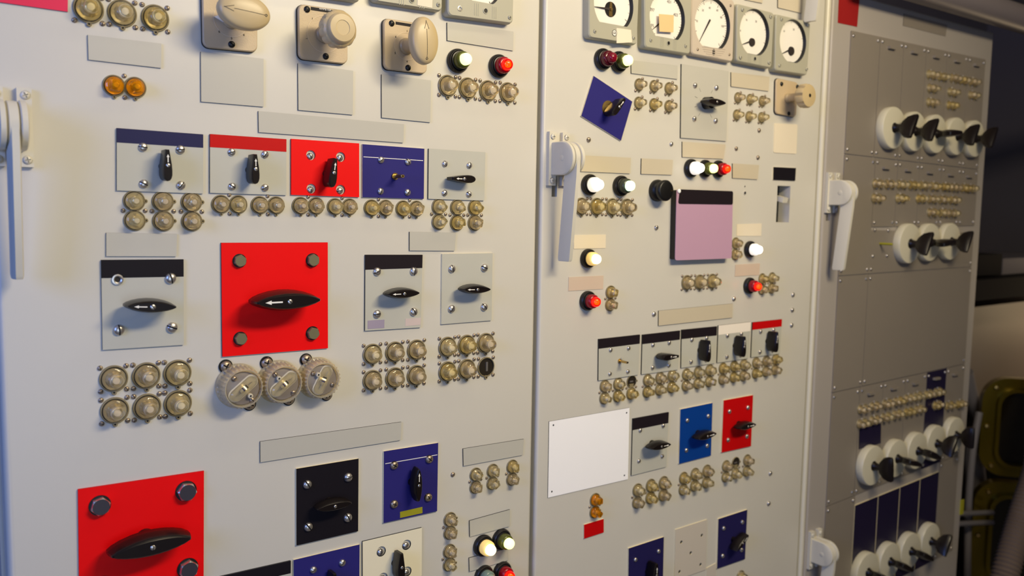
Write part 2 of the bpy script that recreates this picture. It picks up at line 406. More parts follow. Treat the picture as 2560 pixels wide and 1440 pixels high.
def switch(label, quad, face='plate_grey', edge='core_black', header=None, screws=(), sr=9, skind='steel', knob=None, group=None, holes=False, extra=None, base=None, th=.003):
    """knob: (kind, length mm, height mm, angle deg, arrow)"""
    c, q = local(quad, th)
    if base: c0 = W(*base)
    elif screws and len(screws) == 4: P = [W(z[0], z[1], th) for z in screws]; c0 = sum(P, Vector()) / 4
    else: c0 = c.copy()
    d = (c.x - c0.x, c.z - c0.z); q = [(x + d[0], y + d[1]) for x, y in q]; c0.y = 0
    p = root('selector_switch', label, 'switch', c0, group)
    S = []
    for i, sw in enumerate(screws):
        if sw is None: continue
        w_ = W(sw[0], sw[1], th + .001); S.append((w_.x - c0.x, w_.z - c0.z, sw[2] if len(sw) > 2 else skind, sr * mpp(sw[0], sw[1])))
    hl = [circ(r * 1.45, 20, x + r * .12, y + r * .3) for x, y, k, r in S] if holes else []
    obj('mounting_plate', plate_mesh('mounting_plate', q, 0, th, face, edge, hl), p)
    if header: band(p, q, header[0], header[1], th, header[2])
    for x, y, k, r in S:
        add_screw(k, p, (x, y, 0 if holes else th), r, 'hex_bolt' if k.startswith('hex') else 'screw')
    if knob:
        kind, L, H, ang, arrow = knob; L *= .001; H *= .001
        if kind == 'shaft':
            sh = obj('shaft', SHAFT, p, (0, 0, th), 0, L)
            if arrow: obj('cross_pin', lathe('cross_pin', [(.12, -1.3), (.12, 1.3), (0, 1.3)], ['steel'], 10), sh, (0, 0, .8)).rotation_euler = (PI / 2, 0, 0)
        else:
            h = obj('handle', HANDLE[kind], p, (0, 0, th), math.radians(ang), (L, L, H))
            o = add_screw('steel', h, (0.02 if kind == 'small' else 0, 0, .985), 1, 'handle_screw'); r_ = .0036 if L > .06 else .0026; o.scale = (r_ / L, r_ / L, r_ * .6 / H)
            if kind == 'small': o.scale = (r_ * 1.05 / L, r_ * 1.05 / L, r_ * .6 / H)
            if arrow: obj('arrow', ARROW, h, (0, 0, 1.0), 0, (.92, .62 if kind == 'boat' else .85, .08))
    if extra: extra(p, c0, q, th)
    return p

# pilot lamps: R = 1
LAMP_BASE = lathe('bezel', [(1.0, 0), (1.02, .12), (1.0, .3), (.9, .42), (.86, .42), (.82, .3), (.8, .5), (.74, .52), (0, .52)], ['rubber'], 32)
def lens(m): return lathe('lens', [(.7, .5), (.72, .78), (.70, .98), (.62, 1.08), (.5, 1.12), (0, 1.12)], [m], 32)
def tip(m): return lathe('lens_tip', [(.50, 1.1), (.50, 1.36), (.44, 1.52), (.32, 1.62), (.15, 1.67), (0, 1.68)], [m], 28, smooth=60)
BULB = lathe('bulb', [(.0, 1.2), (.2, 1.26), (.25, 1.42), (.12, 1.56), (0, 1.58)], ['bulb_orange'], 14)
LENS = {}
glass('tip_red_glass', s(255, 24, 14), .05)
M['tip_red_glass'].node_tree.nodes['Principled BSDF'].inputs['Emission Color'].default_value = (*s(255, 10, 6), 1); M['tip_red_glass'].node_tree.nodes['Principled BSDF'].inputs['Emission Strength'].default_value = .8
for k, (a, b) in {'white': ('lens_white', 'tip_white'), 'amber': ('lens_amber', 'tip_amber'), 'green': ('lens_green', 'tip_green'), 'mint': ('lens_olive', 'tip_mint'), 'red': ('lens_red', 'tip_red_glass'), 'off': ('lens_off_red', 'tip_off_red'), 'teal': ('lens_teal', 'tip_teal')}.items():
    LENS[k] = (lens(a), tip(b))
def lamp(px, py, R, kind, label, group=None, k=1.1):
    p = root('pilot_lamp', label, 'lamp', W(px, py), group, 0, R * mpp(px, py)); p.scale[2] *= k
    obj('bezel', LAMP_BASE, p); l = obj('lens', LENS[kind][0], p); obj('lens_tip', LENS[kind][1], p)
    if kind == 'red': obj('bulb', BULB, p)

def loose_screw(px, py, R, label, kind='steel'):
    o = obj('panel_screw', SCREW[kind], None, W(px, py), 0, R * mpp(px, py)); o.rotation_euler = (FACE @ Matrix.Rotation(random.uniform(0, PI), 3, 'Z')).to_euler()
    tag(o, label, 'screw')

# ---------------------------------------------------------------- the room
def room_box(name, x0, x1, y0, y1, z0, z1, m): return struct(obj(name, box(name, x0, x1, y0, y1, z0, z1, m)))
room_box('floor', -2.0, 4.6, -2.4, 1.0, -.1, 0, 'floor_paint'); room_box('ceiling', -2.0, 4.6, -2.4, 1.0, 2.6, 2.7, 'room_ceiling')
room_box('wall_front', -2.0, 4.6, -2.5, -2.4, 0, 2.6, 'room_wall'); room_box('wall_left', -2.1, -2.0, -2.4, 1.0, 0, 2.6, 'room_wall')
room_box('wall_right', 4.6, 4.7, -2.4, 1.0, 0, 2.6, 'dark_wall'); room_box('wall_back', -2.0, 4.6, 1.0, 1.1, 0, 2.6, 'dark_wall')

# ---------------------------------------------------------------- cabinets and their doors
def slab(name, x0, x1, z0, z1, r, m, holes=(), depth=.03):
    """door leaf: front on the panel plane, rounded front edges; holes: rectangles in metres"""
    def loop(i): return [(x0 + i, z0 + i), (x1 - i, z0 + i), (x1 - i, z1 - i), (x0 + i, z1 - i)]
    hl = [[(a, c), (b, c), (b, d), (a, d)] for a, b, c, d in holes]; loops = [loop(r)] + [h[::-1] for h in hl]
    V3 = [[Vector((x, y, 0)) for x, y in l] for l in loops]; flat = [p for l in V3 for p in l]
    vs = [(p.x, 0, p.y) for p in flat]; fs = [tuple(t) for t in tessellate_polygon(V3)]; prev = [0, 1, 2, 3]
    for k in range(1, 7):
        a = PI / 2 * k / 6; i = r * (1 - math.sin(a)); y = r * (1 - math.cos(a)); cur = []
        for x, z in loop(i): cur.append(len(vs)); vs.append((x, y, z))
        for j in range(4): fs.append((prev[j], prev[(j + 1) % 4], cur[(j + 1) % 4], cur[j]))
        prev = cur
    cur = []
    for x, z in loop(0): cur.append(len(vs)); vs.append((x, depth, z))
    for j in range(4): fs.append((prev[j], prev[(j + 1) % 4], cur[(j + 1) % 4], cur[j]))
    b = 4
    for h in hl:
        c = len(vs); vs += [(x, depth, z) for x, z in h[::-1]]
        for j in range(4): fs.append((b + j, b + (j + 1) % 4, c + (j + 1) % 4, c + j))
        b += 4
    return mesh_from(name, vs, fs, [m], None, 30)
def cabinet(label, x0, x1, z1, m, r, holes=(), gap=.004, gl=None):
    e = bpy.data.objects.new('control_cabinet', None); C.objects.link(e); tag(e, label, 'cabinet'); e.location = ((x0 + x1) / 2, .3, 0)
    L = (-(x0 + x1) / 2, -.3, 0)
    obj('cabinet_body', box('cabinet_body', x0, x1, .034, .56, 0, z1 - .02, m), e, L)
    obj('door', slab('door', x0 + (gl or gap), x1 - gap, .12, z1, r, m, holes), e, L)
    for hx0, hx1, hz0, hz1 in holes:
        obj('slot_shade', box('slot_shade', hx0 - .002, hx1 + .002, .0305, .0335, hz0 - .002, hz1 + .002, 'black'), e, L)  # black plate standing in for the shade deep inside the slot
    return e
X12, X23, XR = .939, 1.757, 2.556
a = W(1380, 440); b = W(1392, 492); slot1 = (a.x, b.x, b.z, a.z)
a = W(1944, 464); b = W(1972, 556); slot2 = (a.x, b.x, b.z, a.z)
a = W(2066, 520); b = W(2075, 552)
cabinet('pale grey control cabinet with the two big red switch plates', .105, X12, 2.16, 'paint', .009)
cabinet('pale grey control cabinet with the lavender notice and white board', X12, X23, 2.16, 'paint', .006, [slot1, slot2])
ce = cabinet('dim grey control cabinet at the end, full of white rotary discs', X23 + .001, XR, 2.105, 'paint_shaded', .008, [(a.x, b.x, b.z, a.z)], .006, .0225)
obj('lit_door_edge', slab('lit_door_edge', X23 + .005, X23 + .022, .12, 2.105, .008, 'cream_paint', (), .028), ce, Vector((0, 0, 0)) - ce.location)  # added paler strip: light on the rounded door edge, put into the colour
obj_l = obj('breaker_lever', join('breaker_lever', [(box('a', 0, .017, -.026, -.004, -.005, .006, 'cream_paint'), RX(math.radians(14))), (box('b', .001, .013, .002, .006, -.045, -.006, 'steel'), Matrix())]), None, W(1950, 500, -.012))
tag(obj_l, 'small cream toggle lever in the upright slot below the black tag', 'lever'); obj_l.location = W(1947, 494, 0) + Vector((0, .014, 0))

# ---------------------------------------------------------------- door latches
def half_round(R, flat, x0, x1, m, n=20):
    pr = [(-.0, -R), (flat, -R)] + [(flat + R * math.sin(PI * k / n), -R * math.cos(PI * k / n)) for k in range(1, n)] + [(flat, R), (0, R)]
    N = len(pr); b = .0015
    def lp(x, k): return [(x, p[1] * k, p[0] * (k if p[0] > flat else 1)) for p in pr]
    v = lp(x0, .95) + lp(x0 + b, 1) + lp(x1 - b, 1) + lp(x1, .95); f = []
    for i in range(3):
        for k in range(N): f.append((i * N + k, i * N + (k + 1) % N, (i + 1) * N + (k + 1) % N, (i + 1) * N + k))
    f += [tuple(range(N)), tuple(range(3 * N, 4 * N))]
    return mesh_from('half_round', v, f, [m], None, 35)
def arm_mesh():
    o = [(-.0062, .034), (-.0062, .050), (-.0030, .0628), (.0045, .0628), (.0062, .058), (.0062, .034)]
    secs = []
    for t, k in ((0.0, 1), (.16, 1), (.975, .97), (1.0, .84)):
        dz = -.017 * max(0, t - .1); secs.append([(x * k, -.004 - .176 * t, (z - .048) * k + .048 + dz) for x, z in o])
    n = 6; v = [p for q in secs for p in q]; f = []
    for i in range(3):
        for k in range(n): f.append((i * n + k, i * n + (k + 1) % n, (i + 1) * n + (k + 1) % n, (i + 1) * n + k))
    f += [tuple(range(n)), tuple(range(3 * n, 4 * n))]
    return mesh_from('arm', v, f, ['cream_paint'], None, 20)
LEVER = join('lever', [(half_round(.028, .035, -.0062, .0062, 'cream_paint'), T(-.003)), (arm_mesh(), T(-.003))])
CHEEK = [half_round(.029, .035, -.018, -.0098, 'cream_paint'), half_round(.029, .035, .0038, .0125, 'cream_paint')]
MOUNT = [plate_mesh('mount_bar', [(x0, -.047), (x0 + .016, -.047), (x0 + .016, .047), (x0, .047)], 0, .0075, 'cream_paint', 'cream_paint') for x0 in (-.0235, .0065)]
PIN = lathe('pivot_cap', [(.0052, 0), (.0052, .0004), (.0045, .0007), (0, .0006)], ['cream_paint'], 20)
def latch(px, py, label, tilt=0):
    p = root('latch_handle', label, 'handle', W(px, py))
    for i in (0, 1):
        m = obj('mount_bar', MOUNT[i], p); obj('cheek', CHEEK[i], p)
        for sy in (1, -1): add_screw('cream', m, ((-.0155, .0155)[i], sy * .0385, .0065), .0054)
    obj('lever', LEVER, p); obj('pivot_cap', PIN, p, (-.018, 0, .036)).rotation_euler = (0, -PI / 2, 0)
latch(27, 318, 'cream lever latch beside the plate with the dark blue header')
latch(1392, 398, 'cream lever latch beside the row of lamps and clear fuses')
latch(2077, 482, 'cream lever latch beside the white rotary discs, upper one')
latch(2033, 1370, 'cream lever latch at the bottom edge beside the dark blue modules')
latch(2006, -150, 'cream lever latch beside the small round meter, cut by the top edge')

# ---------------------------------------------------------------- blank label plates
LP = 'blank label plates'
for lab, q, m in (
    ('blank grey label under the top three clear fuse holders', ((219.5, 87), (403.5, 109), (403, 170), (221.5, 149)), 'label_grey'),
    ('blank grey square label under the oval knob that points sideways', ((502, 129), (659, 147), (659, 267), (503, 254)), 'label_grey'),
    ('blank grey square label under the round fluted tan knob', ((745, 158), (883, 177), (882, 287), (746, 275)), 'label_grey'),
    ('blank grey square label under the upright oval tan knob', ((954, 186), (1077.5, 201), (1076, 306), (954.5, 294)), 'label_grey'),
    ('long blank grey label above the red and blue switch plates', ((646, 277.5), (1010, 310.5), (1008.5, 357), (647, 330.5)), 'label_grey'),
    ('blank grey label under the meter reading twenty, above two lamps', ((1118, 56), (1284, 79), (1283, 127), (1118.5, 101)), 'label_grey'),
    ('blank grey label under the dark blue headed switch and its fuses', ((265.7, 582), (442.5, 585), (441, 641), (265.7, 640.5)), 'label_grey'),
    ('blank grey label under six stubby fuses, above plain grey switch', ((1024, 579.5), (1140, 582), (1137, 627), (1024, 626.3)), 'label_grey'),
    ('long blank grey label above the black square switch plate', ((650.7, 1104), (1003.6, 1055), (1001.6, 1100.3), (651, 1156)), 'label_grey'),
    ('blank grey label above three stubby fuse pairs', ((1158, 1122), (1310, 1097.6), (1307, 1137.6), (1159, 1165)), 'label_grey'),
    ('blank grey label above the amber and green bottom lamps', ((1174, 1302), (1275, 1274), (1274, 1316), (1175, 1342)), 'label_grey'),
    ('blank grey label between the two bottom rows of lamps', ((1173, 1395), (1271, 1371), (1271, 1400.6), (1174, 1429)), 'label_grey'),
    ('blank label above the six slender fuses by the blue diamond', ((1578, 150), (1694, 164), (1694, 198), (1578.5, 183)), 'label_grey'),
    ('blank warm label above the six slender fuses by the tan knob', ((1828, 180.5), (1924, 192), (1921.7, 228), (1828, 216)), 'label_warm'),
    ('blank warm label above the row of three lamps', ((1706, 354), (1814, 361), (1809, 397.5), (1706, 392.5)), 'label_warm'),
    ('blank warm label next to the latch, above white and green lamps', ((1449, 388), (1577.5, 394.3), (1575.5, 434), (1449, 428.5)), 'label_warm'),
    ('blank warm label above the round black knob', ((1604, 396), (1682.5, 399.6), (1680, 437.4), (1603, 434.8)), 'label_warm'),
    ('blank warm label beside the red lamp of the row of three', ((1831.7, 408.5), (1897.7, 412.7), (1894, 448.7), (1831.7, 445)), 'label_warm'),
    ('long blank warm label above five small switch plates', ((1647, 777), (1832, 759), (1831, 794), (1646.5, 814.5)), 'label_warm'),
    ('blank label at the top edge above the two small meters', ((1945, -24), (2006, -9), (2004, 33), (1945, 19)), 'label_warm'),
    ('narrow blank label at the top edge above the pink beige meter', ((1862, -35), (1908, -26), (1906, 8), (1862, -1)), 'label_warm'),
): label_plate(lab, q, m, 'core_black', .0024, group=LP)
label_plate('blank cream label above the amber lamp, beside the latch lever', ((1435, 588), (1514.7, 586.5), (1514, 620.4), (1435, 622)), 'label_cream', 'label_cream', .0009, group=LP)
label_plate('blank pinkish label above the lower red lamp by the door seam', ((1421.7, 693), (1508.8, 689), (1507.8, 722.6), (1421, 727.5)), 'label_pink', 'label_pink', .0009, group=LP)
label_plate('blank cream label above the white lamp by the notice', ((1842.5, 560.6), (1904, 558.5), (1903, 590), (1842, 590)), 'label_cream', 'label_cream', .0009, group=LP)
label_plate('blank pinkish label above the red lamp by the notice', ((1838.6, 661.5), (1900, 658.4), (1898, 687.7), (1837, 691)), 'label_pink', 'label_pink', .0009, group=LP)
label_plate('blank warm square label with round corners under the tan knob', ((1936.5, 308), (1994, 311), (1991, 385), (1934, 381.5)), 'label_cream', 'core_cream', .0012, group=LP, r=.004)
label_plate('small black tag with cream edge above the lever slot', ((1933.5, 417.5), (1990, 420), (1988, 452), (1932.7, 449.6)), 'black_face', 'core_cream', .0022)
label_plate('pinkish red label at the top corner, dark underneath', ((-60, -80), (170, -45), (169.5, 29.5), (-60, -3)), 'red_pink', 'core_black', .002)
label_plate('shaded red label hanging at the top of the end cabinet', ((2099, -40), (2151, -28), (2143, 67), (2095, 57)), 'red_shaded', 'red_shaded', .001)
label_plate('faint grey label on the dim top of the end cabinet', ((2260, 34), (2368, 62), (2364, 91), (2258, 64)), 'module_paint', 'core_black', .001)
label_plate('small red tag with cream edge under the amber fuse pair', ((1460, 1312), (1509.4, 1297), (1509.4, 1331), (1460, 1347)), 'red_dark', 'core_cream', .002)
label_plate('blank white board with a hole in each corner', ((1373, 1054), (1573.8, 1019.5), (1570, 1198), (1370, 1244.5)), 'white_face', 'core_black', .0016, name='notice_board', cat='board', holes=((1383.5, 1063), (1566.5, 1032), (1379.6, 1229), (1561, 1188.5)), hole_r=.0018)
label_plate('pale plate with five empty holes between two dark blue switches', ((1689, 1324), (1767.4, 1299), (1765, 1424), (1686, 1452)), 'plate_pale', 'core_cream', .002, name='blank_plate', cat='plate', holes=((1703.6, 1355.5), (1754.8, 1338.5), (1727, 1382.4), (1699, 1429.4), (1751.6, 1411.5)), hole_r=.0038)
label_plate('pale plate corner at the bottom edge below the plate with holes', ((1767, 1420), (1790, 1408), (1789, 1470), (1766, 1480)), 'plate_pale', 'core_cream', .0015, name='blank_plate', cat='plate')

# ---------------------------------------------------------------- switches on the first cabinet
def stickers(*rows):
    def f(p, c0, q, th):
        for quad, m in rows:
            P = [W(x, y, th) for x, y in quad]
            obj('sticker', plate_mesh('sticker', [(v.x - c0.x, v.z - c0.z) for v in P], th, th + .0003, m, m), p)
    return f
def rule_line(x0, y0, x1, y1, wpx=1.6):
    return stickers((((x0, y0 - wpx / 2), (x1, y1 - wpx / 2), (x1, y1 + wpx / 2), (x0, y0 + wpx / 2)), 'white_ink'))
UP = 90
SG = 'selector switches on plates'
switch('grey switch plate with dark blue header, small black handle upright', ((292, 320), (508, 336), (508, 484), (292, 476)), header=(.23, .225, 'header_navy'),
       screws=((357.7, 368), (451.4, 374), (359.4, 459.5), (452.8, 463)), sr=11, knob=('small', 41, 29, UP, True), group=SG)
switch('grey switch plate with red header, small black handle upright', ((525, 335), (716, 348), (716, 488), (525, 482)), header=(.222, .225, 'red_dark'),
       screws=((579.5, 380), (662.7, 386), (580.5, 466), (662.7, 469)), sr=9.5, knob=('small', 41, 29, UP, True), group=SG)
switch('all red switch plate with small black handle, above twin fuses', ((728, 347), (898, 358.5), (898, 493), (728, 487)), 'red', 'red_dark',
       screws=((777, 390.5), (851.5, 395), (778, 474.5), (851.5, 477)), sr=8.5, knob=('small', 43, 29, 82, True), group=SG, holes=True)
switch('dark blue switch plate with bare brass shaft and no handle', ((906, 360.4), (1061, 371.7), (1059.6, 497.4), (906, 493)), 'navy', 'core_cream',
       screws=((952.7, 400), (1020, 405), (951.6, 478), (1019, 481)), sr=8.5, knob=('shaft', 6.4, 0, 0, False), group=SG, extra=rule_line(908.5, 392, 1057.5, 401.5))
switch('plain grey switch plate with black handle lying sideways, above six fuses', ((1072, 371.4), (1213.7, 380.7), (1211, 501.6), (1070.8, 497)),
       screws=((1112.5, 409.5), (1173.5, 413.5), (1111.6, 482.5), (1172.5, 485.5)), sr=8, knob=('small', 45, 24, 180, True), group=SG)
switch('grey plate with black header and boat handle, one screw missing', ((253, 650), (459, 648.4), (459.5, 862), (256.5, 874.8)), header=(.2, .2, 'black_face'),
       screws=((294, 699, 'ring'), (427, 696), (297.5, 825), (430.5, 818.5)), sr=13.5, knob=('boat', 62, 40, 176, True), group=SG)
switch('large red square switch plate with four olive hex bolts', ((553, 607), (819.5, 606), (820, 870.5), (556, 892)), 'red', 'core_black',
       screws=((599, 652), (781.6, 650.5), (601, 846.5), (781.6, 833)), sr=15.5, skind='hex_olive', knob=('boat', 97, 49, 180, True), group=SG)
switch('grey plate with black header and two small stickers, boat handle', ((913.6, 637), (1056.4, 637), (1052, 818.4), (912.6, 827)), header=(.195, .18, 'header_black'),
       screws=((943, 679), (1034.6, 678), (943, 785), (1034.5, 779.5)), sr=10.5, knob=('boat', 57, 29, 180, True), group=SG,
       extra=stickers((((919, 801.5), (961, 799), (960.6, 820), (919, 822.5)), 'sticker_lavender'), (((1013.5, 797), (1052, 794.5), (1051, 812), (1013, 815.5)), 'sticker_pink')))
switch('plain grey plate with pale edge and boat handle, over six fuses', ((1105.4, 635), (1231.7, 632.6), (1229, 801), (1103.7, 810.7)), 'plate_grey', 'core_cream',
       screws=((1130, 672), (1211.3, 669.4), (1129, 772), (1210.6, 767.5)), sr=10, knob=('boat', 55, 29, 178, True), group=SG)
switch('large red plate with steel hex bolts, at the bottom corner', ((195, 1224), (510, 1177.5), (509, 1497), (199, 1556)), 'red', 'red_dark',
       screws=((250, 1264), (465.4, 1227.8), (257, 1466), (469.6, 1421)), sr=23, skind='hex_steel', knob=('boat', 104, 41, 182, False), group=SG, holes=False)
switch('black square switch plate with pale edge and black boat handle', ((740.7, 1172), (896.5, 1146.5), (895.4, 1328), (741, 1364)), 'black_face', 'core_cream',
       screws=((768.5, 1211.5), (870.6, 1193.5), (771, 1317.5), (869.8, 1294.2)), sr=11, knob=('boat', 57, 26, 180, False), group=SG)
switch('dark blue switch plate with yellow tag and upright black handle', ((959.8, 1128.4), (1095.6, 1107), (1092.8, 1278), (958.6, 1307.8)), 'navy', 'core_cream',
       screws=((985.3, 1163.5), (1073, 1148), (985.3, 1260.5), (1070.5, 1243.5)), sr=10.5, skind='cross', knob=('boat', 56, 25, UP, True), group=SG,
       extra=lambda p, c0, q, th: (rule_line(963, 1159.3, 1093, 1137)(p, c0, q, th), stickers((((1000, 1279.7), (1055.7, 1267), (1056, 1282.5), (1000, 1295)), 'yellow_tag'))(p, c0, q, th)))
switch('cream switch plate with upright black handle at the bottom edge', ((906.6, 1354), (1054.8, 1319), (1054.3, 1439), (907, 1478)), 'plate_cream', 'core_black',
       screws=((952.7, 1382), (1016, 1365.5), (957, 1448), (1017, 1432.5)), sr=9, knob=('small', 46, 26, UP, False), group=SG, holes=True)
switch('dark blue switch plate at the bottom edge beside cream plate', ((734, 1400), (899, 1361), (898, 1500), (735, 1545)), 'navy', 'core_cream',
       screws=((783.4, 1425), (855.7, 1407.4), (784, 1508), (855.7, 1489)), sr=9, knob=('small', 46, 26, UP, False), group=SG)
switch('switch plate with black header cut off by the bottom edge', ((549, 1442), (727, 1402), (726, 1555), (550, 1600)), header=(.2, .2, 'black_face'),
       screws=((600, 1484), (680, 1465), (601, 1566), (680, 1545)), sr=9, knob=('small', 46, 26, UP, False), group=SG)

# ---------------------------------------------------------------- fuse holders on the first cabinet
for (x, y, R), n in zip(((220.5, 22.5, 35), (305, 34, 33.5), (387.5, 46, 32.5)), ('first', 'middle', 'last')):
    fuse1(x, y, R, 'clear round fuse holder, %s of the top three above a blank label' % n, 'top three fuse holders')
POS6 = ('upper row, first', 'upper row, middle', 'upper row, last', 'lower row, first', 'lower row, middle', 'lower row, last')
for (x, y), n in zip(((283.5, 946.5), (365, 939), (443, 932.5), (286, 1026), (367, 1017), (444, 1008)), POS6):
    fuse1(x, y, 33, 'round fuse holder under the plate missing a screw, %s' % n, 'six fuse holders under the black headed plate')
for (x, y), n in zip(((930, 885), (986, 879.5), (1040, 874.5), (930, 950.5), (986, 944), (1039.5, 938)), POS6):
    fuse1(x, y, 25.5, 'round fuse holder under the plate with two stickers, %s' % n, 'six fuse holders under the plate with stickers')
for i, ((x, y), n) in enumerate(zip(((1117.5, 867), (1165.5, 862), (1213, 857.5), (1117.5, 928.5), (1165.5, 922.5), (1214, 917)), POS6)):
    fuse1(x, y, 25 if i < 5 else 24.5, ('round fuse holder under the pale edged grey plate, %s' % n) if i < 5 else 'empty open fuse holder showing its metal clip', 'six fuse holders under the pale edged plate', empty=i == 5)
for (x, y, R), n in zip(((1118, 215, 26.5), (1168.5, 221, 26), (1219, 227.5, 25.5), (1268.5, 232, 25)), ('first', 'second', 'third', 'fourth')):
    fuse1(x, y, R, 'clear round fuse holder, %s of four under the green and red lamps' % n, 'four fuse holders under two lamps')
fuse2(311, 217, 26, 'twin fuse holder with two amber caps', None, amber=True)
G = 'twin fuse holders under a row of switch plates'
for x, y, R, lab in ((335.3, 526.8, 25.5, 'upright twin fuse holder under the dark blue header plate, first of three'), (407, 528, 25.5, 'upright twin fuse holder under the dark blue header plate, middle of three'), (478.5, 529, 25, 'upright twin fuse holder under the dark blue header plate, last of three')):
    fuse2(x, y, R, lab, G, True)
for x, y, R, n, pl in ((573.3, 511, 22.8, 'first', 'red header'), (669, 513.2, 22, 'second', 'red header'), (770, 514.6, 21.6, 'first', 'all red'), (855, 516.8, 20.6, 'second', 'all red'), (945.7, 519.8, 20.5, 'first', 'bare shaft blue'), (1023.5, 521.7, 20, 'second', 'bare shaft blue')):
    fuse2(x, y, R, 'sideways twin fuse holder under the %s plate, %s of two' % (pl, n), G)
for x, y, n in ((1096.3, 535.5, 'first'), (1142, 537.7, 'middle'), (1186.2, 538, 'last')):
    fuse2(x, y, 20, 'upright twin fuse holder under the plain grey plate, %s of three' % n, G, True)
for x, y, n in ((1188, 1201.5, 'first'), (1230.5, 1192, 'middle'), (1279.5, 1181.5, 'last')):
    fuse2(x, y, 17, 'small upright twin fuse holder under blank label, %s of three' % n, 'three small twin fuse holders', True)
fuse2(1124, 1314.5, 18, 'small upright twin fuse holder beside the lamps, upper of two', 'two small twin fuse holders', True)
fuse2(1122.5, 1394, 18, 'small upright twin fuse holder beside the lamps, lower of two', 'two small twin fuse holders', True)

# big knurled fuse plugs with a neon indicator: R = 1
def knurl(i, a): return 1 + (.04 * math.cos(30 * a) if i in (3, 4) else 0)
PLUG = lathe('fuse_plug', [(1.06, 0), (1.08, .12), (1.04, .2), (.99, .24), (.95, .86), (.90, .95), (.85, .95), (.83, .62), (0, .62)], ['clear_milky'], 240, knurl, smooth=20)
PLUG_CORE = lathe('inner_block', [(.82, .02), (.82, .40), (.79, .46), (.79, .78), (.76, .80), (0, .80)], ['gold_floor', 'plug_core'], 40, fm=[0, 0, 0, 1, 1])
def capsule(L, R_, n=8):
    r = [(L / 2 + R_ * math.cos(a), R_ * math.sin(a)) for a in [(-PI / 2 + PI * k / n) for k in range(n + 1)]]
    return r + [(-x, -y) for x, y in r]
WIN = join('window', [(loft('window', [(.79, capsule(.95, .27)), (.96, capsule(.95, .26)), (1.04, capsule(.9, .2))], ['clear_warm']), Matrix()), (loft('rim', [(.79, capsule(.98, .33)), (.83, capsule(.98, .33)), (.84, capsule(.97, .30))], ['bezel_plastic']), Matrix())])
RES = join('neon_resistor', [(lathe('r', [(0, -.24), (.09, -.23), (.1, -.1), (.1, .1), (.09, .23), (0, .24)], ['bezel_plastic'], 14), RY(PI / 2)), (lathe('b', [(.105, -.02), (.105, .03)], ['tip_amber'], 14), T(.05) @ RY(PI / 2)), (lathe('b', [(.105, -.02), (.105, .03)], ['navy'], 14), T(-.06) @ RY(PI / 2)), (lathe('b', [(.105, -.02), (.105, .03)], ['black'], 14), T(.15) @ RY(PI / 2)), (lathe('w', [(.02, -.5), (.02, .5)], ['steel'], 8), RY(PI / 2))])
for (x, y, R, ang, n, st) in ((593.5, 963, 52, 38, 'first', ((-.42, .5), (.42, -.62))), (693.5, 952.5, 50, 38, 'middle', ((-.42, .5), (.5, -.5))), (790, 943, 48, 62, 'last', ((-.5, .38), (.55, -.3)))):
    p = root('fuse_plug', 'big clear knurled fuse plug under the large red plate, %s of three' % n, 'fuse', W(x, y), 'three big knurled fuse plugs', 0, R * mpp(x, y))
    obj('knurled_cap', PLUG, p); obj('inner_block', PLUG_CORE, p); wn = obj('window', WIN, p, None, math.radians(ang)); obj('neon_resistor', RES, wn, (0, 0, .94))
    for sx, sy in st: add_screw('bronze', p, (sx, sy, .80), .13)
    obj('test_post', lathe('test_post', [(.13, .84), (.12, .98), (.05, 1.0), (.05, .9), (0, .9)], ['bezel_plastic', 'slot_dark'], 16, fm=[0, 0, 0, 1]), p, (-.28, .32, 0) if n != 'first' else (.3, -.38, 0))
    for sg in (1, -1):
        add_screw('cross', p, (-.56 * sg, .98 * sg, .02), .28, 'mounting_screw')
        obj('washer', lathe('washer', [(.33, 0), (.33, .06), (0, .06)], ['black'], 24), p, (-.56 * sg, .98 * sg, 0))

# ---------------------------------------------------------------- tan selector knobs
def rquad(quad, h, r):
    c, q = local(quad, h); c.y = 0
    return c, rpoly(q, r)
def tan_plate(p, q, th):
    obj('gasket', loft('gasket', [(0, q), (.003, q)], ['black']), p)
    obj('dial_plate', loft('dial_plate', [(.003, scale_poly(q, .985)), (th - .0015, scale_poly(q, .985)), (th, scale_poly(q, .955))], ['plate_tan']), p)
def offs(p0, px, py, h):
    v = W(px, py, h); return (v.x - p0.x, v.z - p0.z, h)
SHANK = lathe('shank', [(.0125, .006), (.0125, .012), (.0105, .014), (.0105, .05), (0, .05)], ['knob_tan'], 28)
ROUNDEL = lambda th, r: lathe('dial_ring', [(r, th - .0004), (r, th + .0005), (r - .0007, th + .0005), (r - .0007, th - .0004)], ['plate_tan_pale'], 48)
POINTER = plate_mesh('pointer', [(.003, .009), (.0235, .0), (.003, -.009)], .0095, .0125, 'pointer_white', 'pointer_white')
EGG_P = [(.30, -.0105), (.80, -.0095), (.95, -.0065), (1.0, -.002), (.985, .0045), (.93, .0078), (.84, .0096), (.6, .0112), (.3, .0120), (.0, .0122)]
EA, EB = .0350, .0232
def egg():
    n = 48; return loft('grip', [(z, [(max(k, .01) * EA * math.cos(2 * PI * i / n), max(k, .01) * EB * math.sin(2 * PI * i / n)) for i in range(n)]) for k, z in EGG_P], ['knob_tan'], 60)
EGG = egg()
def surf_z(x, y):
    r = min(.98, math.hypot(x / EA, y / EB))
    for (r1, z1), (r0, z0) in zip(EGG_P[4:], EGG_P[5:]):
        if r0 <= r <= r1: return z0 + (z1 - z0) * (r - r0) / (r1 - r0)
    return .0045
